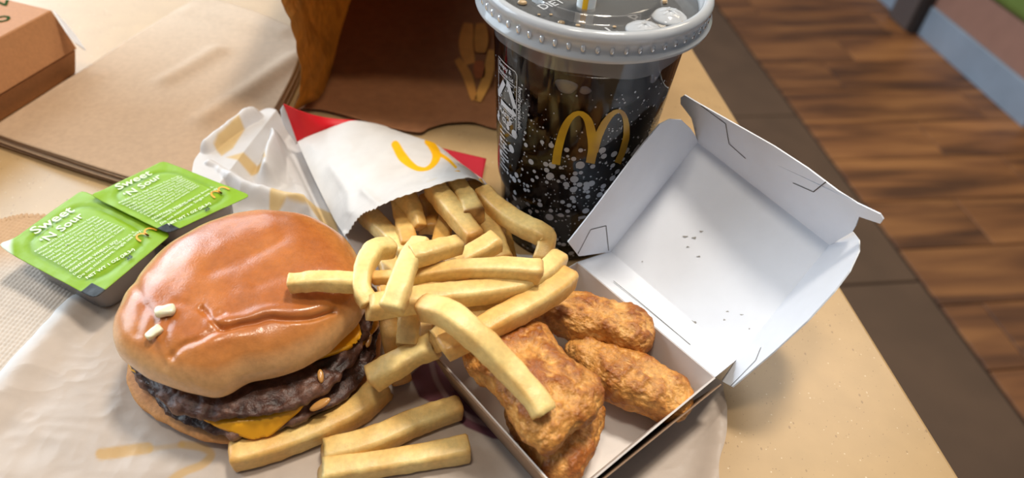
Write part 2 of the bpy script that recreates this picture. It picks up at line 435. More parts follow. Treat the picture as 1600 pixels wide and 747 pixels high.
# ------------------------------------------------------------------ burger wrapper
def P3(lst): return np.array([at(*p) for p in lst])
def wrapper():
    nu, nv = 620, 420
    bottom = P3([(-190, 830, 0), (200, 830, 0), (700, 830, 0), (1128, 830, 0)])
    left = P3([(-190, 830, 0), (-60, 640, 0), (0, 590, 0), (57, 528, 0), (107, 477, 0), (150, 455, 0), (215, 385, 0), (300, 318, 0), (316, 276, 0), (352, 236, 0)])
    top = P3([(352, 236, 0), (405, 207, 0), (440, 202, 0), (520, 262, 0), (600, 310, 0), (740, 375, 0), (885, 430, 0), (1010, 530, 0), (1130, 598, 0)])
    right = P3([(1128, 830, 0), (1118, 740, 0), (1131, 680, 0), (1130, 598, 0)])
    v = coons(bottom, top, left, right, nu, nv)
    xy = v[:, :2]; q = pix(v)
    h = 0.7 + 0.6 * crumple(xy, 46, 4, 3) + 0.35 * crumple(xy * [1.0, 1.6], 16, 2, 8)
    cover = 1.0
    calm = np.exp(-((xy[:, 0] + 104) ** 2 + (xy[:, 1] - 176) ** 2) / (2 * 30 ** 2))      # pressed flat under the burger
    box = np.exp(-((xy[:, 0] - 30) ** 2 + (xy[:, 1] - 165) ** 2) / (2 * 34 ** 2))
    h = h * (1 - 0.9 * np.clip(calm * 1.6, 0, 1)) * (1 - 0.9 * np.clip(box * 1.6, 0, 1))
    def ridge(line, z, s, pw=1.0):
        L = P3([(*p, 0) for p in line])[:, :2]
        d = dist_poly(xy, L); return z * np.exp(-(d / s) ** 2 * pw)
    back = np.clip((xy[:, 1] - 205) / 25, 0, 1)
    h += np.maximum.reduce([ridge([(335, 262), (372, 232), (404, 212)], 17, 7),
                            ridge([(424, 290), (434, 254), (440, 226)], 14, 5),
                            ridge([(338, 285), (390, 318), (450, 335), (520, 352)], 12, 6),
                            ridge([(470, 255), (500, 300), (525, 352)], 10, 7)])
    h += back * (1.6 * crumple(xy, 20, 3, 21) + 1.4)
    h += ridge([(-30, 660), (30, 600), (90, 520), (128, 472)], 3.0, 8)
    h += ridge([(1124, 610), (1124, 690), (1112, 760)], 4.0, 6)
    rb = np.hypot(xy[:, 0] + 104, xy[:, 1] - 177)
    h = np.where(rb < 58, .15 + (h - .15) * np.clip((rb - 51) / 7, 0, 1), h)
    bagp = P3([(446, 190, 10), (462, 224, 8), (484, 265, 9), (524, 345, 10), (553, 424, 8), (800, 410, 0), (790, 320, 0), (690, 235, 0), (580, 195, 0)])[:, :2]
    dd = dist_poly(xy, np.vstack([bagp, bagp[:1]])); sd = np.where(inside(xy, bagp), dd, -dd)
    h = np.where(h > 1.0, 1.0 + (h - 1.0) * np.clip((-4.0 - sd) / 6, 0, 1), h)
    bxp = P3([(640, 520, 0), (905, 420, 0), (1135, 600, 0), (930, 830, 0), (840, 830, 0)])[:, :2]; db = dist_poly(xy, np.vstack([bxp, bxp[:1]])); sb = np.where(inside(xy, bxp), db, -db)
    h = np.where(h > .3, .3 + (h - .3) * np.clip((-1.0 - sb) / 6, 0, 1), h)
    npk = np.array([[-300.0, 301], [-156.0, 257], [-146, 345], [-153, 436], [-250, 486]]); dn = dist_poly(xy, np.vstack([npk, npk[:1]])); sn = np.where(inside(xy, npk), dn, -dn)
    h = np.maximum(h, 13.5 * np.clip((sn + 9) / 9, 0, 1))
    v[:, 2] = np.maximum(h, 0.15)
    # printed colours
    base = np.tile(srgb(206, 190, 176), (len(v), 1))
    base = blend(base, srgb(226, 224, 224), np.clip((xy[:, 1] - 212) / 30, 0, 1) * 0.85)
    edge = np.clip(1 - dist_poly(xy, P3([(-60, 640, 0), (0, 590, 0), (57, 528, 0), (107, 477, 0), (150, 455, 0)])[:, :2]) / 7, 0, 1)
    base = blend(base, srgb(228, 230, 232), edge * 0.9)
    flat = pix(np.c_[xy, np.zeros(len(xy))])
    def stroke(line, w, c, a=0.75, soft=4.0):
        nonlocal base
        d = dist_poly(flat, line); base = blend(base, c, a * np.clip((w / 2 - d) / soft + 0.5, 0, 1))
    yel = srgb(214, 164, 70)
    stroke([(160, 712), (200, 706), (232, 702)], 18, yel, .65); stroke([(236, 704), (285, 696)], 9, yel, .35)
    stroke(catmull([(285, 695), (318, 700), (330, 712), (316, 728), (285, 742), (240, 775)], 30), 13, yel, .6)
    ylo = srgb(222, 180, 84)
    for poly in ([(345, 262), (352, 252), (384, 224), (390, 232), (372, 262), (355, 274)],
                 [(362, 276), (388, 268), (422, 272), (424, 284), (395, 284)],
                 [(425, 342), (440, 310), (478, 318), (524, 338), (530, 368), (490, 352), (455, 342), (428, 352)]):
        d = dist_poly(q, list(poly) + [poly[0]]); s = np.where(inside(q, poly), d, -d)
        base = blend(base, ylo, 0.72 * np.clip(s / 3 + 0.5, 0, 1))
    ring = [(640, 590), (668, 560), (700, 556), (740, 600), (775, 650), (800, 690), (770, 686), (728, 668), (690, 640), (655, 622)]
    d = dist_poly(flat, ring + [ring[0]]); s = np.where(inside(flat, ring), d, -d)
    base = blend(base, srgb(118, 66, 80), 0.95 * np.clip(s / 3 + 0.5, 0, 1))
    for ln in ([(672, 560), (684, 600), (712, 636), (750, 660), (790, 672)], [(706, 556), (716, 590), (742, 620), (775, 640)]):
        dd = dist_poly(flat, catmull(ln, 24)); base = blend(base, srgb(186, 160, 154), 0.6 * (s > 0) * np.clip((4 - dd) / 3 + 0.5, 0, 1))
    o = obj('burger_wrapper', v, gridfaces(nu, nv), M_paper, col=base)
    tag(o, 'crumpled beige burger wrapper with yellow and maroon print spread under the food', 'wrapper')
wrapper()

# ------------------------------------------------------------------ napkins
def napkin_stack():
    C = [np.array([-300.0, 301]), np.array([-158.0, 259]), np.array([-153.0, 436]), np.array([-250.0, 486])]   # near-left, near-right, far-right, far-left
    n = 7
    for k in range(n):
        top = k == n - 1
        jit = RNG.normal(0, 1.3, (4, 2)) if not top else np.zeros((4, 2))
        c = [C[i] + jit[i] for i in range(4)]
        nu, nv = (110, 130) if top else (30, 40)
        def e(a, b, s):
            m = (a + b) / 2; d = (b - a); nrm = np.array([-d[1], d[0]]) / np.linalg.norm(d)
            return np.array([[*a, 0], [*(m + nrm * s), 0], [*b, 0]])
        v = coons(e(c[0], c[1], -2), e(c[3], c[2], 3), e(c[0], c[3], 1), e(c[1], c[2], -5), nu, nv)
        z = 0.6 + 1.35 * k
        xy = v[:, :2]
        wave = np.zeros(len(v))
        for line, a, s in ([(262, 128), (300, 108), (338, 84)], 3.2, 7), ([(325, 190), (380, 155), (462, 95)], 4.0, 8), ([(300, 20), (380, 40), (440, 52)], 2.5, 9), ([(60, 175), (150, 120)], 1.0, 6):
            wave += a * np.exp(-(dist_poly(xy, P3([(*p, 8) for p in line])[:, :2]) / s) ** 2)
        wave += 1.2 * fbm(xy, 60, 2, 4)
        amp = (0.25 + 0.75 * k / (n - 1))
        v[:, 2] = np.maximum(z + amp * wave * np.clip((k + 1) / n, .2, 1), 0.4 + 0.9 * k)
        col = np.tile(srgb(184, 152, 121), (len(v), 1))
        col = blend(col, srgb(208, 187, 165), np.clip((xy[:, 1] - 330) / 110, 0, 1))  # window sheen towards the far end painted in as a paler tone
        o = obj('paper_napkin', v, gridfaces(nu, nv), M_napkin, col=col)
        solidify(o, 0.7)
        if top: tag(o, 'topmost brown paper napkin, wrinkled, on the stack beside the brown bag', 'napkin', 'stacked brown napkins')
        else: tag(o, ['brown napkin at the very bottom of the stack, touching the table', 'brown napkin sixth from the top of the stack, only its edge showing', 'brown napkin fifth from the top of the stack, only its edge showing',
                      'brown napkin fourth from the top of the stack, only its edge showing', 'brown napkin third from the top of the stack, only its edge showing', 'brown napkin second from the top of the stack, right under the wrinkled one'][k], 'napkin', 'stacked brown napkins')
napkin_stack()

def loose_napkin():
    nu, nv = 220, 220
    bottom = P3([(-200, 700, 0), (-60, 660, 0), (80, 560, 0)]); top = P3([(-120, 380, 0), (-20, 352, 0), (40, 338, 0), (120, 345, 0)])
    left = P3([(-200, 700, 0), (-150, 520, 0), (-120, 380, 0)]); right = P3([(80, 560, 0), (175, 470, 0), (205, 420, 0), (120, 345, 0)])
    v = coons(bottom, top, left, right, nu, nv); xy = v[:, :2]
    R = np.array([[.8, .6], [-.6, .8]]); w = xy @ R.T
    dim = np.sin(w[:, 0] * 2 * math.pi / 2.9) * np.sin(w[:, 1] * 2 * math.pi / 2.9)
    v[:, 2] = 0.8 + 0.9 * (fbm(xy, 40, 2, 9) + 0.8) + 0.22 * dim
    u = np.tile(np.linspace(0, 1, nu), nv); tt = np.repeat(np.linspace(0, 1, nv), nu)
    v[:, 1] += np.where(tt > 0.985, 0.8 * np.sin(u * 160), 0)
    col = np.tile(srgb(206, 192, 178), (len(v), 1))
    col = blend(col, srgb(198, 160, 122), np.clip((tt - 0.72) / 0.14, 0, 1))
    o = obj('paper_napkin', v, gridfaces(nu, nv), M_napkin, col=col)
    tag(solidify(o, 0.5), 'loose dimpled pale napkin lying under the left sauce packet', 'napkin')
loose_napkin()

# ------------------------------------------------------------------ brown cardboard burger box, top left
def text_mesh(s, bold=0.0, align='LEFT'):
    c = bpy.data.curves.new('t', 'FONT'); c.body = s; c.size = 1.0; c.offset = bold; c.resolution_u = 2; c.align_x = align
    o = bpy.data.objects.new('t', c); COL.objects.link(o)
    dg = bpy.context.evaluated_depsgraph_get(); me = bpy.data.meshes.new_from_object(o.evaluated_get(dg))
    v = np.array([x.co[:2] for x in me.vertices]) if len(me.vertices) else np.zeros((0, 2)); f = [tuple(p.vertices) for p in me.polygons]
    bpy.data.objects.remove(o); bpy.data.curves.remove(c); bpy.data.meshes.remove(me)
    return v, f

class Merge:
    def __init__(s): s.v = []; s.f = []; s.n = 0
    def add(s, v, f):
        v = np.asarray(v, float); s.v.append(v); s.f += [tuple(i + s.n for i in q) for q in f]; s.n += len(v)
    def build(s, name, m, parent=None, smooth=False): return obj(name, np.vstack(s.v), s.f, m, parent, smooth)

def burger_box():
    r = thing('cardboard_burger_box', 'closed brown cardboard burger box with dark green lettering behind the napkins', 'box')
    b1 = np.array([-293.0, 378.0]); d = np.array([-308.0, 321.0]) - b1; d /= np.linalg.norm(d); g = np.array([d[1], -d[0]])
    if g[0] > 0: g = -g
    Wd, Dp = 118, 118
    def ring(out, z):
        od, og = out if isinstance(out, tuple) else (out, out)
        c = lambda p, q: np.array([*(b1 + d * p + g * q), z])
        return [c(-od, -og), c(Wd + od, -og), c(Wd + od, Dp + og), c(-od, Dp + og)]
    def frustum(o0, z0, o1, z1):
        v = np.array(ring(o0, z0) + ring(o1, z1)); f = [(3, 2, 1, 0), (4, 5, 6, 7)] + [(i, (i + 1) % 4, 4 + (i + 1) % 4, 4 + i) for i in range(4)]
        return v, f
    bevel(obj('box_base', *frustum(0, 0.2, 3.8, 16.0), M_board, r, smooth=False), 0.8)
    bevel(obj('box_lid', *frustum(4.6, 16.6, (3.4, -2.0), 42), M_board, r, smooth=False), 0.8)
    # white tongue poking out past the far corner
    v = np.array([at(px_, py_, 41 - (px_ - 83) * .42) for px_, py_ in ((83, 17), (100, 35), (118, 56), (133, 79), (117, 68), (104, 52))])
    v2 = v + np.array([.3, .5, .2]); k = len(v)
    tag(obj('tongue', np.vstack([v, v2]), [tuple(range(k)), tuple(range(2 * k - 1, k - 1, -1))] + [(i, k + i, k + (i + 1) % k, (i + 1) % k) for i in range(k)], M_whiteboard, r, smooth=False), 'white locking tongue')
    m = Merge()
    for s, p0, size in (('N', (-13, 10), 11), ('O', (-12, 35), 11)):
        v, f = text_mesh(s, 0.03); o = at(*p0, 42.25)
        up = g * 0.6 + d * -0.8; up /= np.linalg.norm(up); rt = np.array([up[1], -up[0]])
        m.add([[*(o[:2] + rt * (x[0]) * size + up * x[1] * size), 42.3] for x in v], f)
    tag(m.build('lettering', M_inkg, r), 'dark green letters')
burger_box()

# ------------------------------------------------------------------ brown paper bag lying on its side
def paper_bag():
    r = thing('paper_bag', 'brown paper takeout bag lying on its side, open towards the fries', 'bag')
    nu, nv = 150, 170
    lip = P3([(458, 173, 0), (505, 178, 0), (560, 192, 0), (620, 207, 0), (656, 213, 0), (672, 205, 0), (700, 198, 0), (740, 197, 0), (778, 206, 0), (860, 215, 0), (960, 205, 0), (1010, 190, 0)])
    lipc = catmull(lip, nu)
    lip_l, lip_r = lipc[0, 0], lipc[-1, 0]
    u = np.linspace(0, 1, nu); w = np.linspace(0, 1, nv)
    depth = np.array([12.0, 270.0]) / 270
    v = np.zeros((nv, nu, 3))
    for j, t in enumerate(w):
        v[j] = lipc; v[j, :, 1] = lipc[:, 1] * (1 - t) + (lip[0, 1] + 275) * t
        v[j, :, 0] += -20 * t
    v = v.reshape(-1, 3)
    edge = np.tile(np.minimum(u, 1 - u), nv)
    v[:, 2] = 1.2 + 0.8 * (crumple(v[:, :2], 60, 3, 5) + 1) * np.clip(edge * 12, 0, 1)
    teeth = np.tile(np.abs(((u * 75) % 1) - .5) * 1.6, nv) * np.repeat((w < 0.002), nu); v[:, 1] += teeth
    col = np.tile(srgb(150, 97, 57), (len(v), 1))  # floor, top and bottom browns darkened to deepen the interior shade
    solidify(obj('floor_panel', v, gridfaces(nu, nv), M_kraft, r, col=col), 0.3, -1)
    nh = 110; H = 128
    def side(base_front, base_back, lean, bulge, seed, name, fy):
        t = np.linspace(0, 1, nv); h = np.linspace(0, 1, nh)
        T, Hh = np.meshgrid(t, h)
        B = base_front[None, None] * (1 - T[..., None]) + base_back[None, None] * T[..., None]
        p = B.copy(); p[..., 2] = 1.5 + Hh * H
        p[..., 0] += lean * Hh + bulge * np.sin(Hh * math.pi) + 3.5 * crumple(np.c_[T.ravel() * 270, Hh.ravel() * H], 34, 4, seed).reshape(T.shape) * np.clip(Hh * 5, 0, 1)
        p[..., 1] += fy(Hh) * (1 - T)
        return solidify(obj(name, p.reshape(-1, 3), gridfaces(nv, nh), M_kraft, r, col=np.tile(srgb(184, 124, 70), (nv * nh, 1))), 0.3)
    def on_plane(px_, py_, y):
        d = VF + (px_ - 800) / FPX * VR + (373.5 - py_) / FPX * VU; o = np.array([0, 0, CAMZ]); return o + d * (y / d[1])
    front = [on_plane(px_, py_, y) for px_, py_, y in ((458, 172, 352), (465, 140, 352), (466, 100, 353), (455, 50, 352), (437, 0, 351), (422, -60, 351))]
    rows = []
    for k, F_ in enumerate(front):
        h = k / 5; z = F_[2]
        rows.append([F_] + ([np.array([-137.9, 363, 2]), np.array([-130.5, 382, 2]), np.array([-141, 480, 2]), np.array([-152, 624, 2])] if k == 0 else
                    [np.array([F_[0] + 2 - 3 * h, 366, z]), np.array([-132 - 9 * h, 388, z * 1.0]), np.array([-142 - 8 * h, 482, z]), np.array([-153, 624, z])]))
    v = patch(rows, nv, nh); n = vnormals(v, gridfaces(nv, nh)); hh = np.repeat(np.linspace(0, 1, nh), nv)
    v += n * (1.6 * crumple(v, 26, 4, 31) * np.clip(hh * 6, 0, 1))[:, None]
    solidify(obj('side_panel', v, gridfaces(nv, nh), M_kraft_thin, r, col=np.tile(srgb(186, 134, 66), (nv * nh, 1))), 0.3)
    side(np.array([lip_r, lip[-1, 1], 0]), np.array([lip_r - 20, lip[-1, 1] + 255, 0]), 4, 5, 47, 'side_panel', lambda h: 75 * h)
    # top panel, its lip set back
    v = np.zeros((60, 60, 3)); uu = np.linspace(0, 1, 60)
    for j, t in enumerate(uu):
        v[j, :, 0] = (lip_l - 6) * (1 - uu) + (lip_r + 4) * uu - 20 * t
        v[j, :, 1] = (lip[0, 1] + 4 + 8 * np.sin(uu * 5)) * (1 - t) + (lip[0, 1] + 275) * t
        v[j, :, 2] = 129.5 + 5 * np.sin(uu * math.pi)
    v = v.reshape(-1, 3); v[:, 2] += 1.5 * crumple(v[:, :2], 50, 3, 77)
    solidify(obj('top_panel', v, gridfaces(60, 60), M_kraft, r, col=np.tile(srgb(150, 97, 57), (3600, 1))), 0.3)
    y = lip[0, 1] + 275
    v, f = prism([(lip_l - 24, y - .5), (lip_r - 18, y - .5), (lip_r - 18, y), (lip_l - 24, y)], 1, 130)
    obj('bottom_panel', v, f, M_kraft, r, smooth=False, col=np.tile(srgb(150, 97, 57), (len(v), 1)))
    # printed fries picture on the panel
    pal = [srgb(214, 146, 66), srgb(206, 140, 60), srgb(170, 92, 40), srgb(208, 142, 62), srgb(210, 150, 66)]
    lines = [([(732, 36), (728, 70), (735, 100)], 17), ([(751, 36), (752, 60), (750, 82)], 17), ([(748, 95), (750, 122)], 14), ([(714, 92), (730, 118), (741, 156)], 11), ([(768, 78), (762, 118), (746, 158)], 12)]
    for (ln, w_), c in zip(lines, pal):
        L = catmull(ln, 14); d = np.gradient(L, axis=0); nrm = np.c_[-d[:, 1], d[:, 0]]; nrm /= np.linalg.norm(nrm, axis=1)[:, None]
        ww = w_ * .66 * np.clip(np.sin(np.linspace(0.25, math.pi - .25, 14)) ** .35, .2, 1)[:, None]
        q = np.vstack([L - nrm * ww, L + nrm * ww]); v = np.array([at(*p, 3.6) for p in q])
        n = 14; f = [(i, i + 1, n + i + 1, n + i) for i in range(n - 1)]
        obj('printed_fry', v, f, mat('print_%d' % (pal.index(c) if False else int(c[0] * 999)), c, rough=0.7, noise=0.1, nscale=100), r, smooth=False)
paper_bag()

# ------------------------------------------------------------------ sauce packets
def sauce(corners, z, label, cls, txt, code):
    r = thing('sauce_packet', label, 'sauce packet', 'green sauce packets')
    L, T, R, B = [at(*p, z) for p in corners]                # left, far, right, near
    nu = nv = 90
    u = np.tile(np.linspace(0, 1, nu), nv); w = np.repeat(np.linspace(0, 1, nv), nu)
    # rounded corners: pull the parameter square in
    uu = u - .5; ww = w - .5
    k = 0.06; ex = np.maximum(np.abs(uu) - (.5 - k), 0); ey = np.maximum(np.abs(ww) - (.5 - k), 0); ln = np.hypot(ex, ey)
    s = np.where(ln > k, k / np.maximum(ln, 1e-9), 1)
    uu = np.sign(uu) * np.where(np.abs(uu) > .5 - k, .5 - k + ex * s, np.abs(uu)); ww = np.sign(ww) * np.where(np.abs(ww) > .5 - k, .5 - k + ey * s, np.abs(ww))
    u2 = uu + .5; w2 = ww + .5
    v = ((1 - u2) * (1 - w2))[:, None] * L + (u2 * (1 - w2))[:, None] * T + (u2 * w2)[:, None] * R + ((1 - u2) * w2)[:, None] * B
    rr = (np.abs(uu / .42) ** 4 + np.abs(ww / .42) ** 4) ** .25
    v[:, 2] += -0.5 * np.exp(-((rr - 0.93) / .07) ** 2) + 0.5 * np.clip(1 - rr, 0, 1) ** .5 + 0.18 * fbm(v[:, :2], 9, 2, 5) * (rr > .85)
    v[:, 2] += np.where(cls == 0, 2.2, 0.6) * np.exp(-((u ** 2 + w ** 2) / .012))
    col = np.tile(srgb(128, 166, 6), (len(v), 1))
    col = blend(col, srgb(106, 144, 6), 0.6 * np.exp(-((rr - 0.93) / .06) ** 2))
    if cls == 0: col = blend(col, srgb(214, 236, 220), np.clip((0.16 - u - w) / .05, 0, 1))
    blk = (u2 < 0.13) & (w2 > 0.86); col[blk] = srgb(16, 17, 16)
    lid = obj('foil_lid', v, gridfaces(nu, nv), M_foil, r, col=col); solidify(lid, 0.25, 1)
    # tub
    C = (L + T + R + B) / 4
    def ringp(sx, z_):
        out = []
        for a in np.linspace(0, 2 * math.pi, 48, endpoint=False):
            ca, sa = math.cos(a), math.sin(a); px_ = math.copysign(abs(ca) ** .35, ca) * .5 * sx + .5; py_ = math.copysign(abs(sa) ** .35, sa) * .5 * sx + .5
            p = (1 - px_) * (1 - py_) * L + px_ * (1 - py_) * T + px_ * py_ * R + (1 - px_) * py_ * B
            out.append([p[0], p[1], z_])
        return out
    zb = 1.2
    V = ringp(.97, z - .9) + ringp(.88, z - 1.2) + ringp(.84, z - 6) + ringp(.80, zb + 1.5) + ringp(.76, zb)
    V = np.array(V + [[C[0], C[1], zb]]); F = gridfaces(48, 5, True) + [(4 * 48 + i, 4 * 48 + (i + 1) % 48, 240) for i in range(48)]
    obj('tub', V, F, M_tub, r)
    V2 = np.array(ringp(.85, z - 2.4) + ringp(.82, z - 6) + ringp(.78, zb + 1.6) + ringp(.74, zb + .6)); c0 = [[C[0], C[1], z - 2.4], [C[0], C[1], zb + .6]]
    F2 = gridfaces(48, 4, True) + [((i + 1) % 48, i, 192) for i in range(48)] + [(144 + i, 144 + (i + 1) % 48, 193) for i in range(48)]
    tag(obj('sauce', np.vstack([V2, c0]), F2, mat('sauce_amber', srgb(186, 168, 150), rough=0.3), r), 'pale sauce inside the clear tub')
    zt = z + 0.9
    def put(m, s_, p0, p1, bold, hf=1.0):
        tv, tf = text_mesh(s_, bold)
        if not len(tv): return
        a, b = at(*p0, zt)[:2], at(*p1, zt)[:2]; wd = tv[:, 0].max(); sc = np.linalg.norm(b - a) / wd
        x = (b - a) / np.linalg.norm(b - a); y = np.array([-x[1], x[0]])
        pts = a + np.outer(tv[:, 0] * sc, x) + np.outer(tv[:, 1] * sc * hf, y)
        m.add(np.c_[pts, np.full(len(pts), zt)], tf)
    mw, mo, mk = Merge(), Merge(), Merge()
    for a in txt['white']: put(mw, *a)
    for a in txt['black']: put(mk, *a)
    # golden arches, outlined
    p0, p1, hgt = txt['arch']
    a, b = at(*p0, zt)[:2], at(*p1, zt)[:2]; x = (b - a); wl = np.linalg.norm(x); x = x / wl; y = np.array([-x[1], x[0]])
    for ox in (0, .5):
        arc = np.array([(ox + .25 - .25 * math.cos(t), math.sin(t) ** .7) for t in np.linspace(0.0, math.pi, 26)])
        d = np.gradient(arc * [wl, hgt], axis=0); n = np.c_[-d[:, 1], d[:, 0]]; n /= np.linalg.norm(n, axis=1)[:, None]
        A = arc * [wl, hgt]; pp = np.vstack([A + n * .42, A - n * .42]); pts = a + np.outer(pp[:, 0], x) + np.outer(pp[:, 1], y)
        mo.add(np.c_[pts, np.full(len(pts), zt)], [(i, i + 1, 27 + i, 26 + i) for i in range(25)])
    tag(mw.build('lettering', M_inkw, r), 'white printed lettering'); tag(mo.build('arches_print', M_inky, r), 'orange arches print'); tag(mk.build('date_code', M_inkb, r), 'black printed code')

ING = ['INGREDIENTS: High Fructose Corn Syrup,', 'Water, Apricot Puree Concentrate, Distilled', 'Vinegar, Peach Puree Concentrate, Sugar,', 'Food Starch-Modified, Soy Sauce (Water,',
       'Wheat, Soybeans, Salt), Salt, Dextrose,', 'Xanthan Gum, Natural Flavor, Garlic Powder,', 'Cellulose Gum, Caramel Color, Spices,', 'Onion Powder, Succinic Acid, Chili Pepper,', 'Sodium Benzoate (Preservative), Celery.']
SM = ['Distributed by Food Service, Oak Brook, IL', 'Do not microwave. Single use only.']
def lerp(a, b, t): return (a[0] + (b[0] - a[0]) * t, a[1] + (b[1] - a[1]) * t)
def lines(s0, s1, e0, e1, rows, bold=0.012):
    n = len(rows); return [(t, lerp(s0, s1, i / (n - 1)), lerp(e0, e1, i / (n - 1)), bold) for i, t in enumerate(rows)]
txtA = {'white': [('Sweet', (55.4, 366.3), (117.6, 328.8), .018), ("‘N Sour", (70.8, 380), (132.4, 336.8), .018)] + lines((55, 394), (104, 420), (149, 338), (196, 356), ING)
        + [('CONTAINS: WHEAT, SOY', (110, 425), (186, 376), .03)] + lines((116, 430), (124, 435), (212, 362), (222, 360), SM) + [('NET WT 1 OZ (28.3g)', (136, 436), (211, 390), .03)],
        'black': [('2S', (199, 406), (208, 401), .05)], 'arch': ((220, 377), (245, 360), 4.6)}
txtB = {'white': [('Sweet', (185, 297), (238.4, 272), .018), ("‘N Sour", (199, 308), (253.4, 276.5), .018)] + lines((186, 318), (232, 339), (281, 275), (312, 290), ING)
        + [('CONTAINS: WHEAT, SOY', (238, 343), (306, 310), .03)] + lines((244, 347), (252, 351), (334, 292), (342, 294), SM) + [('NET WT 1 OZ (28.3g)', (264, 352), (330, 318), .03)],
        'black': [('2S', (321, 330), (329, 326), .05)], 'arch': ((336, 309), (358, 296), 4.6)}
sauce([(0, 388), (128, 297), (268, 366), (148, 467)], 20, 'green foil sauce packet at left, its left corner bent up and silvery', 0, txtA, '2S')
sauce([(142, 306), (255, 251), (392, 305), (263, 365)], 22.5, 'green foil sauce packet behind the bun, overlapping the other packet', 1, txtB, '2S')

# ------------------------------------------------------------------ hamburger
BC = np.array([-104.0, 177.0])
def radial(points, z, default, n=64, center=BC, rs=1.0):
    """outline around a centre: measured where the photo shows the edge, a plain radius behind"""
    p = P3([(*q, z) for q in points])[:, :2] - center
    a = np.arctan2(p[:, 1], p[:, 0]); r = np.hypot(p[:, 0], p[:, 1]); o = np.argsort(a); a, r = a[o], r[o]
    A = np.linspace(-math.pi, math.pi, n, endpoint=False); R = np.full(n, float(default))
    m = (A >= a[0]) & (A <= a[-1]); R[m] = np.interp(A[m], a, r)
    lo, hi = a[0], a[-1]
    for i in range(n):
        if not m[i]:
            t = min(abs((A[i] - hi + math.pi) % (2 * math.pi) - math.pi), abs((A[i] - lo + math.pi) % (2 * math.pi) - math.pi)); nearr = r[-1] if abs((A[i] - hi + math.pi) % (2 * math.pi) - math.pi) < abs((A[i] - lo + math.pi) % (2 * math.pi) - math.pi) else r[0]
            R[i] = default + (nearr - default) * math.exp(-t / .35)
    for _ in range(2): R = (np.roll(R, 1) + 2 * R + np.roll(R, -1)) / 4
    return np.c_[center[0] + R * np.cos(A), center[1] + R * np.sin(A)]

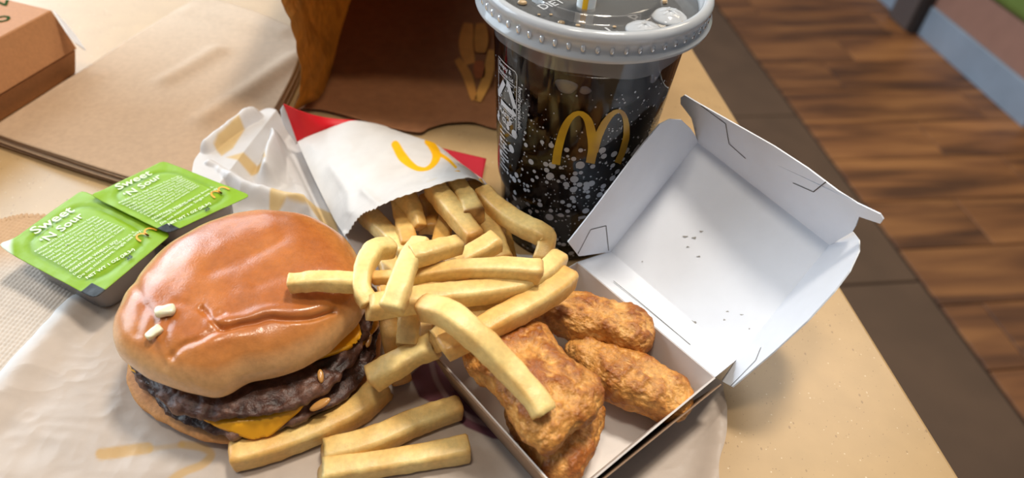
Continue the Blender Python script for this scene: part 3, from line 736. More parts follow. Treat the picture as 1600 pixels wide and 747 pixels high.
def burger():
    r = thing('hamburger', 'double cheeseburger in a glossy brown bun on the wrapper', 'burger')
    # heel of the bun
    out = radial([(196, 580), (205, 622), (258, 662), (330, 692), (380, 694), (450, 680), (540, 640), (592, 590)], 5, 48)
    v, f, T, c = pillow(out, 6.0, 4.5, 5.2, nr=24, na=140, tk=.45, zk=.8)
    n = vnormals(v, f); v += n * (0.5 * fbm(v, 7, 3, 2))[:, None]
    col = blend(np.tile(srgb(206, 146, 88), (len(v), 1)), srgb(150, 84, 36), np.clip((v[:, 2] - 7) / 3, 0, 1) * (0.6 + .4 * fbm(v, 6, 3, 8)))
    obj('bun_heel', v, f, M_heel, r, col=col)
    def patty(pts, zc, h, seed, default, tone):
        o = radial(pts, zc, default)
        v, f, T, c = pillow(o, zc, h, h, nr=56, na=300, tk=.30, zk=.9)
        n = vnormals(v, f); w = np.clip(T if False else np.hypot(*(v[:, :2] - c).T) / 45, 0, 1)
        ns = fbm(v, 7, 4, seed, .6)
        v += n * (1.35 * ns * np.clip(w * 1.6 - .5, 0.15, 1))[:, None]
        col = blend(np.tile(srgb(*tone), (len(v), 1)), srgb(128, 92, 74), np.clip(ns * .7, 0, 1)); col = blend(col, srgb(34, 20, 16), np.clip(-ns * 0.9, 0, 1))  # highlights on the lumps and dark hollows painted into the colour
        return obj('beef_patty', v, f, M_patty, r, col=col)
    patty([(232, 612), (260, 648), (340, 680), (450, 664), (540, 622), (582, 575), (590, 520)], 13.2, 3.8, 40, 51, (78, 48, 37))
    patty([(226, 600), (262, 632), (300, 650), (400, 652), (490, 622), (548, 572), (578, 515)], 21.5, 3.9, 60, 50, (84, 52, 40))
    # cheese slices: square sheets whose corners sag over the edge of the meat
    def cheese(zc, ang, half, Rp, sag, seed, sh=(0, 0), name='cheese_slice'):
        m = 70; g = np.linspace(-half, half, m); X, Y = np.meshgrid(g, g)
        rc = 9; ex = np.maximum(np.abs(X) - (half - rc), 0); ey = np.maximum(np.abs(Y) - (half - rc), 0); L = np.hypot(ex, ey); s = np.where(L > rc, rc / np.maximum(L, 1e-9), 1)
        X = np.sign(X) * np.where(np.abs(X) > half - rc, half - rc + ex * s, np.abs(X)); Y = np.sign(Y) * np.where(np.abs(Y) > half - rc, half - rc + ey * s, np.abs(Y))
        ca, sa = math.cos(ang), math.sin(ang); x = (X * ca - Y * sa).ravel(); y = (X * sa + Y * ca).ravel()
        x = x + sh[0]; y = y + sh[1]; rr = np.hypot(x, y); over = np.maximum(rr - Rp, 0); k = np.where(rr > Rp, (Rp + over * .32) / np.maximum(rr, 1e-9), 1)
        z = zc - over * sag + .25 * fbm(np.c_[x, y], 14, 2, seed)
        v = np.c_[BC[0] + x * k, BC[1] + y * k, z]
        o = obj(name, v, gridfaces(m, m), M_cheese, r); solidify(o, 2.0); return o
    fr = at(405, 672, 15)[:2] - BC; a = math.atan2(fr[1], fr[0])
    cheese(18.0, a - math.pi / 4, 44.5, 48.5, .62, 4)
    fr = at(572, 560, 18)[:2] - BC; a = math.atan2(fr[1], fr[0])
    cheese(26.0, a - math.pi / 4, 31.5, 46.5, .7, 9, (6.5, 0.0))
    # crown of the bun
    out = radial([(184, 530), (190, 562), (215, 588), (248, 606), (300, 620), (350, 627), (372, 612), (392, 602), (450, 592), (530, 546), (566, 508), (580, 470)], 28, 44.5, 96, np.array([-103.0, 178.0]))
    na, nr = 360, 150
    v, f, T, c = pillow(out, 32, 19.5, 4.6, nr=nr, na=na, tk=.60, zk=.80)
    t = np.where(T > 1, 2 - T, T)
    q = pix(v); n = vnormals(v, f)
    top = T < 1.05
    disp = 1.0 * fbm(v * [1, 1, .6], 34, 3, 5) * (1 - .3 * t)
    def crease(line, depth, w, lip=0.0):
        nonlocal disp
        d = dist_poly(q, catmull(line, 40)); disp = disp - np.where(top, depth * np.exp(-(d / w) ** 2) - lip * np.exp(-((d - 2.2 * w) / (1.3 * w)) ** 2), 0)
    crease([(314, 480), (322, 490), (338, 508), (352, 514), (376, 508), (398, 504), (422, 497), (450, 500), (486, 498), (522, 487)], 1.7, 4, .0)
    crease([(330, 500), (380, 496), (420, 484), (470, 486), (510, 480)], -1.1, 9, 0)
    crease([(340, 494), (346, 490)], .8, 7, 0)
    crease([(352, 512), (330, 520), (312, 531), (285, 540), (266, 558)], .8, 5, .0)
    crease([(310, 545), (350, 528), (400, 522)], -.6, 12, 0)
    crease([(275, 470), (296, 474), (310, 482), (322, 488)], .5, 6, .0)
    crease([(228, 478), (240, 500), (236, 530), (256, 572)], 0.5, 7, .1)
    crease([(262, 500), (256, 530), (268, 560)], 0.4, 6, .1)
    crease([(210, 440), (222, 480), (214, 520)], 0.5, 8, .1)
    crease([(330, 420), (390, 395), (440, 372)], 0.7, 12, .2)
    crease([(400, 440), (450, 425), (500, 430)], 0.4, 10, .2)
    v = v + n * (disp + .35 * fbm(v, 11, 2, 71) * top)[:, None]
    front = np.exp(-(dist_poly(q, [(340, 622), (360, 622)]) / 22) ** 2); v[:, 2] -= 1.2 * front * (t > .8)
    nz = fbm(v, 16, 4, 12); rim = np.clip((t - .90) / .10, 0, 1) + np.where(T > 1, 1, 0)
    brown = blend(np.tile(srgb(184, 106, 42), (len(v), 1)), srgb(154, 76, 22), np.clip(.35 + .5 * nz, 0, 1))
    brown = blend(brown, srgb(208, 142, 76), np.clip((t - .72) / .28, 0, 1) * .8)
    col = blend(brown, srgb(226, 178, 124), np.clip(rim + .15 * nz, 0, 1) ** 1.2)
    obj('bun_crown', v, f, M_bun, r, col=col)
    # rehydrated onion bits stuck to the meat and cheese
    for px_, py_, z, L, wd, an in ((500, 632, 18.5, 4.2, 1.7, .5), (501, 588, 25.0, 2.6, 1.2, 1.9), (576, 532, 19, 3.0, 1.2, 1.5)):
        p = at(px_, py_, z); vv, ff, _, _ = pillow([(L * math.cos(k), wd * math.sin(k)) for k in np.linspace(0, 2 * math.pi, 10, endpoint=False)], 0, 1.1, 1.1, 10, 20)
        ca, sa = math.cos(an), math.sin(an); w = np.c_[vv[:, 0] * ca - vv[:, 1] * sa, vv[:, 0] * sa + vv[:, 1] * ca, vv[:, 2] + .3 * vv[:, 0]] + p
        tag(obj('onion_bit', w, ff, mat('cooked_onion', srgb(206, 150, 84), rough=.25, sss=.2), r), 'translucent cooked onion bit')
burger()

def bun_top(px_, py_):
    """height of the crown under a pixel (search down the sight line)"""
    me = bpy.data.objects['bun_crown'].data
    co = np.empty(len(me.vertices) * 3); me.vertices.foreach_get('co', co); co = co.reshape(-1, 3) / K
    q = pix(co); d = np.hypot(q[:, 0] - px_, q[:, 1] - py_); i = np.argsort(d)[:12]; j = i[np.argmax(co[i, 2])]
    return co[j]
for (px_, py_, lab, s, an) in ((262, 489, 'white diced onion piece on the bun, the upper right of the two', 3.6, .3), (240, 521, 'white diced onion piece on the bun, the lower left of the two', 3.0, .9)):
    p = bun_top(px_, py_)
    v, f, _, _ = pillow([(-.9, -.55), (0, -.62), (.85, -.5), (.95, .2), (.7, .6), (-.2, .55), (-.95, .4)], 0, .42, .42, 12, 28, tk=.45, zk=.7)
    ca, sa = math.cos(an), math.sin(an); v = v * s; v += .25 * fbm(v + px_, 2, 2, 3)[:, None]
    w = np.c_[v[:, 0] * ca - v[:, 1] * sa, v[:, 0] * sa + v[:, 1] * ca, v[:, 2]] + p + np.array([0, -.4, 1.2])
    tag(obj('onion_piece', w, f, M_onion), lab, 'onion', 'onion pieces on the bun')

# ------------------------------------------------------------------ fry bag
def fry_bag():
    r = thing('fry_bag', 'white and red paper fry bag with yellow arch, spilling fries', 'fry bag')
    rows = [[(465, 222, 9), (490, 212, 13), (520, 200, 17), (548, 191, 18), (575, 192, 14), (604, 200, 7)],
            [(484, 265, 9), (530, 250, 20), (575, 238, 25), (620, 225, 25), (658, 219, 17), (684, 232, 7)],
            [(505, 308, 9), (555, 290, 26), (600, 275, 33), (650, 258, 34), (700, 247, 25), (734, 267, 8)],
            [(524, 345, 10), (560, 325, 29), (605, 308, 40), (655, 290, 45), (718, 266, 40), (768, 298, 14)],
            [(540, 369, 14), (563, 338, 31), (592, 325, 41), (650, 303, 49), (735, 281, 50), (781, 313, 20)]]
    nu, nv = 300, 220
    v = patch([P3(x) for x in rows], nu, nv)
    u = np.tile(np.linspace(0, 1, nu), nv); w = np.repeat(np.linspace(0, 1, nv), nu)
    n = vnormals(v, gridfaces(nu, nv))
    if n[:, 2].mean() < 0: n = -n
    ed = np.clip(np.minimum(u, 1 - u) * 10, 0, 1)
    v += n * (0.55 * crumple(v * [1, 1, .3], 30, 3, 14) * ed + .5 * fbm(v, 18, 2, 8) * ed)[:, None]
    q = pix(v)
    for line, dp, s in ([(520, 262), (545, 300), (548, 330)], .9, 8), ([(570, 300), (590, 318)], .8, 6), ([(625, 225), (690, 222)], .5, 6), ([(540, 365), (556, 395)], .6, 4):
        v += n * (dp * np.exp(-(dist_poly(q, line) / s) ** 2))[:, None]
    along = (v.reshape(nv, nu, 3)[-1] - v.reshape(nv, nu, 3)[-8]); along /= np.linalg.norm(along, axis=1)[:, None]
    tooth = np.abs(((np.linspace(0, 1, nu) * 26) % 1) - .5) * 2
    V = v.reshape(nv, nu, 3); V[-1] += along * (tooth * 1.3)[:, None]; V[-2] += along * (tooth * .6)[:, None]; v = V.reshape(-1, 3)
    q = pix(v)
    col = np.tile(srgb(226, 220, 214), (len(v), 1))
    col = blend(col, srgb(214, 200, 186), np.clip(.4 * fbm(v, 40, 3, 30) + .1, 0, .6))      # grease-darkened patches
    yel = srgb(248, 186, 18)
    def st(line, ws):
        nonlocal col
        L = catmull(line, 60); W = np.interp(np.linspace(0, 1, 60), np.linspace(0, 1, len(ws)), ws)
        d = np.full(len(q), -1e9)
        for p, ww in zip(L, W): d = np.maximum(d, ww / 2 - np.hypot(*(q - p).T))
        col = blend(col, yel, np.clip(d / 1.6 + .5, 0, 1))
    st([(618, 227), (630, 247), (648, 262), (664, 265), (676, 258), (682, 244), (676, 230), (668, 222)], [13, 15, 9, 6, 9, 14, 13, 10])
    st([(684, 240), (700, 250), (712, 262)], [6, 5, 4])
    solidify(obj('front_panel', v, gridfaces(nu, nv), M_white_paper, r, col=col), 0.25, -1)
    back = [[(465, 222, 8), (520, 215, 5), (575, 214, 5), (604, 200, 6.5)], [(505, 308, 8.5), (570, 300, 5), (660, 280, 5), (734, 267, 7.5)],
            [(524, 345, 9), (600, 345, 5), (700, 330, 5), (768, 298, 13)], [(540, 369, 13), (610, 382, 6), (715, 370, 6), (790, 340, 17)], [(553, 424, 9), (625, 436, 5), (725, 424, 6), (803, 406, 12)]]
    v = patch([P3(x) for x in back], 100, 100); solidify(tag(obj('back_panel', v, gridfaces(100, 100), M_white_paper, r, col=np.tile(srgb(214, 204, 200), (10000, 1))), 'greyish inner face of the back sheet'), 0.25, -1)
    red = np.tile(srgb(226, 14, 30), (1600, 1))
    v = patch([P3([(443, 162, 30), (470, 174, 27), (510, 183, 21), (562, 189, 14)]), P3([(451, 184, 22), (475, 190, 21), (515, 194, 18), (565, 191, 14)]), P3([(465, 224, 8), (490, 214, 12), (525, 202, 15), (572, 193, 13)])], 40, 40)
    v[:, 2] += .4 * fbm(v, 14, 2, 3)
    solidify(tag(obj('red_base', v, gridfaces(40, 40), mat('red_paper', srgb(222, 12, 28), rough=.42, noise=.04, nscale=100), r), 'bright red folded base'), .3)
    v = patch([P3([(438, 172, 24), (442, 164, 29)]), P3([(444, 196, 15), (452, 186, 20)]), P3([(463, 226, 6), (466, 222, 8)])], 10, 30)
    solidify(tag(obj('base_fold', v, gridfaces(10, 30), M_white_paper, r, col=np.tile(srgb(232, 228, 226), (300, 1))), 'white folded edge beside the red base'), .3)
    v = patch([P3([(655, 222, 6), (692, 232, 6), (760, 248, 6)]), P3([(680, 240, 6), (715, 252, 6), (757, 262, 6)]), P3([(700, 258, 6), (730, 268, 6), (753, 281, 6)])], 20, 20)
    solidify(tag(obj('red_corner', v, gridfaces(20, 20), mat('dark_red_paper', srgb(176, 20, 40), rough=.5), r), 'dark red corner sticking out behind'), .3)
fry_bag()

# ------------------------------------------------------------------ french fries
def fry(pts, w, label, tone=0.35, tips=(0.25, 0.25), hratio=1.0, roll=0.0, seed=0, burnt=None, taper=(1, 1), zoff=0.0):
    """square-cut potato stick swept along a line; tone 0 pale .. 1 golden"""
    us = np.r_[0, .012, np.linspace(.04, .96, 30), .988, 1]; path = catmull(P3(pts), 401)[(us * 400).round().astype(int)]; path[:, 2] += zoff
    m = 20
    d = np.gradient(path, axis=0); d /= np.linalg.norm(d, axis=1)[:, None]
    up = np.array([0, 0, 1.0]); V = []; S = []
    side0 = None
    for i, (p, t) in enumerate(zip(path, d)):
        s = np.cross(t, up)
        if np.linalg.norm(s) < .2: s = side0 if side0 is not None else np.array([1.0, 0, 0])
        s /= np.linalg.norm(s)
        if side0 is not None and s @ side0 < 0: s = -s
        side0 = s; nn = np.cross(s, t)
        k = us[i]; wt = w / 2 * (taper[0] + (taper[1] - taper[0]) * k) * (1 + .05 * math.sin(k * 5 + seed))
        for a in np.linspace(0, 2 * math.pi, m, endpoint=False):
            ca, sa = math.cos(a), math.sin(a); e = 2 / 4.6
            x = math.copysign(abs(ca) ** e, ca) * wt; y = math.copysign(abs(sa) ** e, sa) * wt * hratio
            cr, sr = math.cos(roll), math.sin(roll)
            V.append(p + s * (x * cr - y * sr) + nn * (x * sr + y * cr)); S.append(k)
    V = np.array(V); S = np.array(S); n = len(path)
    V = V.reshape(n, m, 3)
    for ends, sgn in ((0, -1), (n - 1, 1)):                     # slightly rounded, oblique cut ends
        c = V[ends].mean(0); V[ends] = c + (V[ends] - c) * .86
    slant = RNG.normal(0, .8, 2)
    V = V.reshape(-1, 3)
    c0, c1 = V[:m].mean(0), V[-m:].mean(0)
    V[:m] += np.outer(((V[:m] - c0)[:, 2]) * .35 * slant[0], d[0]); V[-m:] += np.outer(((V[-m:] - c1)[:, 2]) * .35 * slant[1], d[-1])
    V = np.vstack([V, c0 - d[0] * w * .04, c1 + d[-1] * w * .04]); S = np.r_[S, 0, 1]
    F = gridfaces(m, n, True) + [((i + 1) % m, i, n * m) for i in range(m)] + [((n - 1) * m + i, (n - 1) * m + (i + 1) % m, n * m + 1) for i in range(m)]
    nr = vnormals(V, F)
    V = V + nr * (.28 * fbm(V + seed * 7.7, 5, 3, seed) + .14 * fbm(V, 1.6, 2, seed + 9))[:, None]
    nz = fbm(V + seed * 3, 9, 3, seed + 4)
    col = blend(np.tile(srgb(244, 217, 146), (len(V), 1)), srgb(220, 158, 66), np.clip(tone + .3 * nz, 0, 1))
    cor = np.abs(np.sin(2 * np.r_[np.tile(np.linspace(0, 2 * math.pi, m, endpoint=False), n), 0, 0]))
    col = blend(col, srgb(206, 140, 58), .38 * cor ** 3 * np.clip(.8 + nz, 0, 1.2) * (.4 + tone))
    tip = np.maximum(tips[0] * np.exp(-S / .05), tips[1] * np.exp(-(1 - S) / .05))
    col = blend(col, srgb(196, 120, 46), np.clip(tip + .2 * nz * tip, 0, .9))
    if burnt is not None:
        b = np.exp(-np.abs(S - burnt[0]) / burnt[1]); col = blend(col, srgb(84, 44, 20), np.clip(b * 1.1 * (nz + .7), 0, 1) * burnt[2])
    o = obj('french_fry', V, F, M_fry, col=col)
    return tag(fix_normals(o), label, 'french fry', 'french fries')

FR = [
 # deep inside the bag mouth
 ([(572, 334, 18), (596, 356, 24), (640, 398, 28)], 9, 'thick fry leaving the left end of the bag mouth beside its grey inner face', .3, {}),
 ([(622, 310, 28), (630, 345, 30), (640, 385, 30)], 8, 'tan fry in the bag mouth with its end hidden behind the upright bent fries', .6, {}),
 ([(632, 306, 34), (647, 330, 35), (656, 356, 33)], 8.6, 'short fry poking from the middle of the bag mouth, pointing down to a narrow end', .45, dict(taper=(1, .7), roll=.5)),
 ([(655, 352, 27), (672, 352, 27), (690, 350, 27)], 7.6, 'blunt fry end lying crosswise deep in the bag mouth', .75, {}),
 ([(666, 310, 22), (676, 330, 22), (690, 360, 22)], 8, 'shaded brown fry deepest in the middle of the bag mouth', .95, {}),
 ([(703, 325, 30), (694, 355, 31), (688, 390, 31)], 8, 'golden fry standing under the long fry in the mid bag mouth', .65, {}),
 ([(676, 292, 42), (710, 333, 43), (743, 373, 42)], 9.2, 'thick fry running from the serrated bag edge down to the dark burnt tip', .4, dict(tips=(.1, .5))),
 ([(706, 280, 40), (728, 312, 43), (741, 340, 44)], 9.4, 'short fry with a small burnt brown spot on its blunt tip', .4, dict(burnt=(1.0, .05, 1.0), tips=(.1, .6))),
 ([(740, 290, 34), (755, 318, 34), (780, 360, 33)], 8.6, 'golden fry at the right end of the bag mouth beneath the long bent fry', .75, {}),
 ([(748, 330, 36), (768, 365, 36), (786, 410, 34)], 8.8, 'pale fry sloping down the right side of the pile behind the crossing fries', .35, {}),
 ([(752, 300, 42), (780, 328, 43), (815, 352, 43), (840, 364, 43), (852, 372, 42), (853, 384, 40), (846, 410, 36)], 8.6, 'long bent fry hooking down in front of the dark cup', .45, {}),
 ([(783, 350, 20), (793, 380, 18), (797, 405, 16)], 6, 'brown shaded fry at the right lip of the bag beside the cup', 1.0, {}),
 # middle layer
 ([(600, 395, 36), (612, 430, 36), (606, 470, 34)], 8.4, 'fry half hidden behind the curled pale fry', .5, {}),
 ([(590, 468, 36), (660, 455, 37), (740, 437, 37), (800, 432, 36)], 8.2, 'golden fry hidden between the two longest crosswise fries', .75, {}),
 ([(695, 441, 46), (712, 440, 46.5), (732, 436, 46)], 6.2, 'small orange fry tip between the two longest crosswise fries', .9, dict(tips=(.6, .2))),
 ([(700, 420, 46), (735, 400, 49), (776, 376, 50)], 8.6, 'fry angled up to the right, ending just below the burnt-tip fry', .35, {}),
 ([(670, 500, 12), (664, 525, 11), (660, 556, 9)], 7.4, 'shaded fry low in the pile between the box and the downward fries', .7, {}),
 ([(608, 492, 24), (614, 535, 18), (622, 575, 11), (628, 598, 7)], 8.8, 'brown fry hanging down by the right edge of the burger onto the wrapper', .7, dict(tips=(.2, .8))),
 ([(636, 465, 37), (640, 500, 36), (636, 541, 31)], 8.6, 'short pale fry pointing down in the gap between burger and nugget box', .1, {}),
 ([(580, 592, 22), (615, 572, 26), (650, 552, 29), (678, 540, 31)], 9.4, 'pale fry leaning down to the left against the burger bun', .08, dict(tips=(.5, .1))),
 ([(620, 580, 6), (628, 590, 5), (630, 597, 4)], 7.0, 'stubby orange fry end peeking from under the pale leaning fry', .95, dict(tips=(.6, .6))),
 ([(680, 534, 38), (712, 512, 40), (786, 470, 41)], 7.8, 'fry lying parallel behind the thick fry at the box edge', .35, {}),
 ([(691, 547, 44), (760, 512, 46), (820, 480, 46), (866, 452, 45), (888, 432, 44)], 9.6, 'thick golden fry lying across the near corner of the nugget box', .45, {}),
 ([(575, 481, 50), (650, 469, 51), (720, 460, 51), (800, 450, 50), (848, 428, 49), (874, 404, 47)], 8.6, 'longest fry, running crosswise below the others and bending up at right', .15, {}),
 ([(582, 434, 50), (640, 432, 53), (700, 423, 55), (780, 420, 56), (845, 425, 55)], 8.6, 'straight fry lying on top crosswise, pointed at its left end', .4, dict(taper=(.55, 1), tips=(.6, .3))),
 ([(612, 386, 50), (586, 392, 53), (570, 416, 54), (565, 450, 53), (578, 476, 50)], 7.6, 'pale fry curled like a letter C beside the bun', .05, {}),
 ([(656, 381, 58), (640, 405, 61), (626, 445, 62), (611, 485, 59)], 8.0, 'pale fry on top of the pile, tilted with its glassy end down', .03, dict(tips=(.1, 0))),
 ([(642, 402, 62), (680, 392, 61), (718, 382, 59)], 7.6, 'short fry with a dark burnt end on top of the pile', .35, dict(burnt=(1.0, .04, 1.0))),
 ([(452, 443, 55), (500, 439, 56), (562, 442, 52)], 6.8, 'pale straight fry resting across the right side of the bun', .02, {}),
 ([(660, 480, 57), (700, 492, 60), (745, 527, 57), (790, 572, 50), (830, 615, 46), (851, 645, 44)], 8.8, 'long curved fry laid diagonally over the big flat nugget', .18, dict(tips=(.8, 0))),
 # loose on the wrapper
 ([(362, 714, 6), (430, 697, 6), (505, 668, 6), (560, 640, 6), (598, 605, 6)], 10.2, 'long curved fry lying against the front of the burger', .5, {}),
 ([(505, 708, 6), (580, 690, 6.5), (650, 660, 6.5), (718, 636, 6)], 9.4, 'loose fry on the wrapper, the farther of the pair in front', .4, dict(tips=(.1, .5))),
 ([(503, 738, 6), (580, 727, 6), (660, 714, 6), (733, 700, 6)], 9.0, 'loose fry on the wrapper, the nearer of the pair at the bottom edge', .2, dict(tips=(.05, .3))),
]
for i, (pts, w, lab, tone, kw) in enumerate(FR):
    fry(pts, w, lab, tone, seed=i * 3 + 1, **kw)

# ------------------------------------------------------------------ nugget box
ZR = 25.0
HA = at(902, 410, ZR); HB = at(1117, 590, ZR)
BE = (HB - HA) / np.linalg.norm(HB - HA); BN = np.array([BE[1], -BE[0], 0.0])
if BN[0] > 0: BN = -BN
BL = float(np.linalg.norm(HB - HA)); BW = 82.0
def bx(s, t, z): return HA * [1, 1, 0] + BE * s + BN * t + np.array([0, 0, z])
def slab(pts, th, nrm=None):
    """flat panel polygon given a thickness"""
    p = np.array(pts); n = np.cross(p[1] - p[0], p[-1] - p[0]); n /= np.linalg.norm(n); k = len(p)
    v = np.vstack([p + n * th / 2, p - n * th / 2]); f = [tuple(range(k)), tuple(range(2 * k - 1, k - 1, -1))] + [(i, k + i, k + (i + 1) % k, (i + 1) % k) for i in range(k)]
    return v, f
def line_strip(pts3, w, lift):
    p = np.array(pts3); out = []; f = []
    for i in range(len(p) - 1):
        d = p[i + 1] - p[i]; view = (p[i] - np.array([0, 0, CAMZ])); s = np.cross(d, lift); s = s / np.linalg.norm(s) * w / 2
        b = len(out); L = np.asarray(lift) * .45; out += [p[i] - s + L, p[i + 1] - s + L, p[i + 1] + s + L, p[i] + s + L]; f.append((b, b + 1, b + 2, b + 3))
    return np.array(out), f

def nugget_box():
    r = thing('nugget_box', 'open white carton clamshell holding the nuggets', 'box')
    ins = 7.0
    tray = obj('tray', *slab([bx(ins, ins, 1.4), bx(BL - ins, ins, 1.4), bx(BL - ins, BW - ins, 1.4), bx(ins, BW - ins, 1.4)], .6), M_traywhite, r, smooth=False)
    def wall(name, a, b, c, d, m=M_traywhite): return obj(name, *slab([a, b, c, d], .7), m, tray, smooth=False)
    wall('wall', bx(0, 0, ZR), bx(BL, 0, ZR), bx(BL - ins, ins, 1.4), bx(ins, ins, 1.4))
    wall('wall', bx(BL, BW, ZR), bx(0, BW, ZR), bx(ins, BW - ins, 1.4), bx(BL - ins, BW - ins, 1.4))
    wall('wall', bx(0, BW, ZR), bx(0, 0, ZR), bx(ins, ins, 1.4), bx(ins, BW - ins, 1.4))
    wall('wall', bx(BL, 0, ZR), bx(BL, BW, ZR), bx(BL - ins, BW - ins, 1.4), bx(BL - ins, ins, 1.4))
    # brown outer skin and cut edge of the near wall, second ply of the right wall
    o = np.array(BN) * .9
    tag(obj('outer_face', *slab([bx(BL + .3, BW + .7, ZR + .2), bx(-.3, BW + .7, ZR + .2), bx(ins, BW - ins + .9, .8), bx(BL - ins, BW - ins + .9, .8)], .6), M_boardedge, tray, smooth=False), 'greyish brown outer face of the near wall')
    tag(obj('outer_ply', *slab([bx(BL + 2.6, -2.5, ZR - 4), bx(BL + 1.6, BW, ZR - 1.5), bx(BL - ins + 1.5, BW - ins, 1.0), bx(BL - ins + 1.5, ins, 1.0)], .5), M_boardedge, tray, smooth=False), 'loose outer ply of the right wall')
    # lid: back strip, panel, three flaring walls; corners found along the open lid's plane
    ph = math.radians(138); w = math.cos(ph) * np.array([0, 0, 1.0]) - math.sin(ph) * BN; m_ = math.cos(ph) * BN + math.sin(ph) * np.array([0, 0, 1.0])
    N1 = near(954, 393, HA + 23.7 * w + 11.4 * m_); N2 = near(1151, 562, HA + 76.7 * BE + 23.7 * w + 11.4 * m_)
    N3 = near(1297, 383, N2 + 65 * m_); N4 = near(1090, 222, N1 + 65 * m_)
    inw = -w
    lid = obj('lid', *slab([N1, N2, N3, N4], .6), M_whiteboard, r, smooth=False)
    def lw(name, pts): return obj(name, *slab(pts, .6), M_whiteboard, lid, smooth=False)
    FLAT = {}
    def poly(name, pts, pl):                                     # slightly curled panel: fan from a centre
        p = np.array(pts); c0, a0, b0 = pl; n = np.cross(a0 - c0, b0 - c0); n /= np.linalg.norm(n); k = len(p); o_ = np.array([0, 0, CAMZ])
        p = np.array([o_ + (x - o_) * (((c0 - o_) @ n) / ((x - o_) @ n)) for x in p]); FLAT[name] = (c0, n)
        c = p.mean(0); v = np.vstack([p, c]); f = [(i, (i + 1) % k, k) for i in range(k)]
        return solidify(obj(name, v, f, M_whiteboard, lid, smooth=False), .6)
    lw('hinge_wall', [HA, HB, N2, N1])
    # side walls: rim corners
    La = HA - 2 * BE; Rl = HB + 2 * BE
    def rim(px_, py_, ref): return near(px_, py_, ref)
    f4 = N4 + inw * 20 - BE * 5 + m_ * 4; f3 = N3 + inw * 20 + BE * 5 + m_ * 4
    A1 = rim(887, 378, HA - 5 * BE + inw * 3 + 8 * m_)
    A1b = rim(904, 400, HA + 1 * w)
    lf = [N1, A1b, A1]
    for px_, py_, t in ((925, 330, .3), (965, 277, .55), (1004, 225, .8), (1030, 194, .93), (1046, 186, .97), (1064, 187, 1.0), (1078, 200, 1.0)):
        ref = A1 * (1 - t) + (N4 + inw * 15 - BE * 8) * t; lf.append(rim(px_, py_, ref))
    lf.append(rim(1086, 212, N4 + inw * 4 - BE * 1)); lf.append(N4)
    poly('left_wall', lf, (N1, N4, N4 + inw * 15 + BE * 0.5))
    top_ref = lambda t: (N4 + inw * 19 + m_ * 8) * (1 - t) + (N3 + inw * 19 + m_ * 8) * t
    far = [N3, N4, rim(1084, 196, N4 + inw * 6 + m_ * 3), rim(1081, 184, N4 + inw * 12 + m_ * 5), rim(1064, 162, top_ref(-.03)), rim(1064, 152, top_ref(-.02)), rim(1070, 148, top_ref(0)), rim(1090, 160, top_ref(.08)),
           rim(1150, 194, top_ref(.28)), rim(1210, 228, top_ref(.5)), rim(1262, 262, top_ref(.7)), rim(1310, 298, top_ref(.9)), rim(1345, 320, top_ref(1.02)), rim(1376, 334, top_ref(1.12)),
           rim(1381, 342, top_ref(1.13)), rim(1376, 349, top_ref(1.12)), rim(1343, 338, top_ref(1.0) - inw * 5), rim(1338, 352, N3 + inw * 8 + m_ * 5 + BE * 2), rim(1332, 362, N3 + inw * 5 + m_ * 3)]
    poly('far_wall', far, (N4, N3, top_ref(.5)))
    B1 = rim(1145, 605, HB + 5 * BE + inw * 3 + 5 * m_); B0 = rim(1128, 596, HB + 1 * w)
    rr = [N2, N3, rim(1333, 362, N3 + inw * 5 + m_ * 2), rim(1343, 375, N3 + inw * 12 + BE * 8), rim(1343, 392, N3 + inw * 15 + BE * 9 - m_ * 5)]
    for px_, py_, t in ((1328, 424, .2), (1304, 456, .36), (1262, 502, .55), (1210, 550, .78)):
        ref = (N3 + inw * 16 + BE * 9) * (1 - t) + B1 * t; rr.append(rim(px_, py_, ref))
    rr += [B1, B0]
    poly('right_wall', rr, (N2, N3, N3 + inw * 16 + BE * 9))
    # slots cut in the card
    def slot(pts, ref, nrm):
        q = [near(*p, ref) for p in pts]; ins_ = np.asarray(nrm) / np.linalg.norm(nrm)
        c0 = ref
        q = []
        for p in pts:                                        # intersect sight line with the wall plane
            o_ = np.array([0, 0, CAMZ]); d = VF + (p[0] - 800) / FPX * VR + (373.5 - p[1]) / FPX * VU
            q.append(o_ + d * (((c0 - o_) @ ins_) / (d @ ins_)))
        view = o_ - q[0]; s = ins_ if ins_ @ view > 0 else -ins_
        obj('slot', *line_strip(q, .45, s), M_slit, lid, smooth=False)
    def plane(pts):
        p = np.array(pts); c = p.mean(0); return c, np.linalg.svd(p - c)[2][2]
    (cl, nl), (cf, nf), (cr_, nr_) = FLAT['left_wall'], FLAT['far_wall'], FLAT['right_wall']
    slot([(1096, 164), (1135, 193), (1140, 224), (1166, 247)], cf, nf); slot([(1240, 285), (1272, 299), (1292, 283)], cf, nf)
    slot([(902, 396), (922, 358), (946, 352), (950, 391)], cl, nl)
    slot([(1143, 604), (1182, 564), (1190, 544)], cr_, nr_)
    cn, nn_ = plane([HA, HB, N2, N1]); slot([(958, 440), (1000, 474), (1078, 540)], cn, nn_)
    # grease flecks on the inside of the lid
    cp, np_ = plane([N1, N2, N3, N4]); mg = Merge()
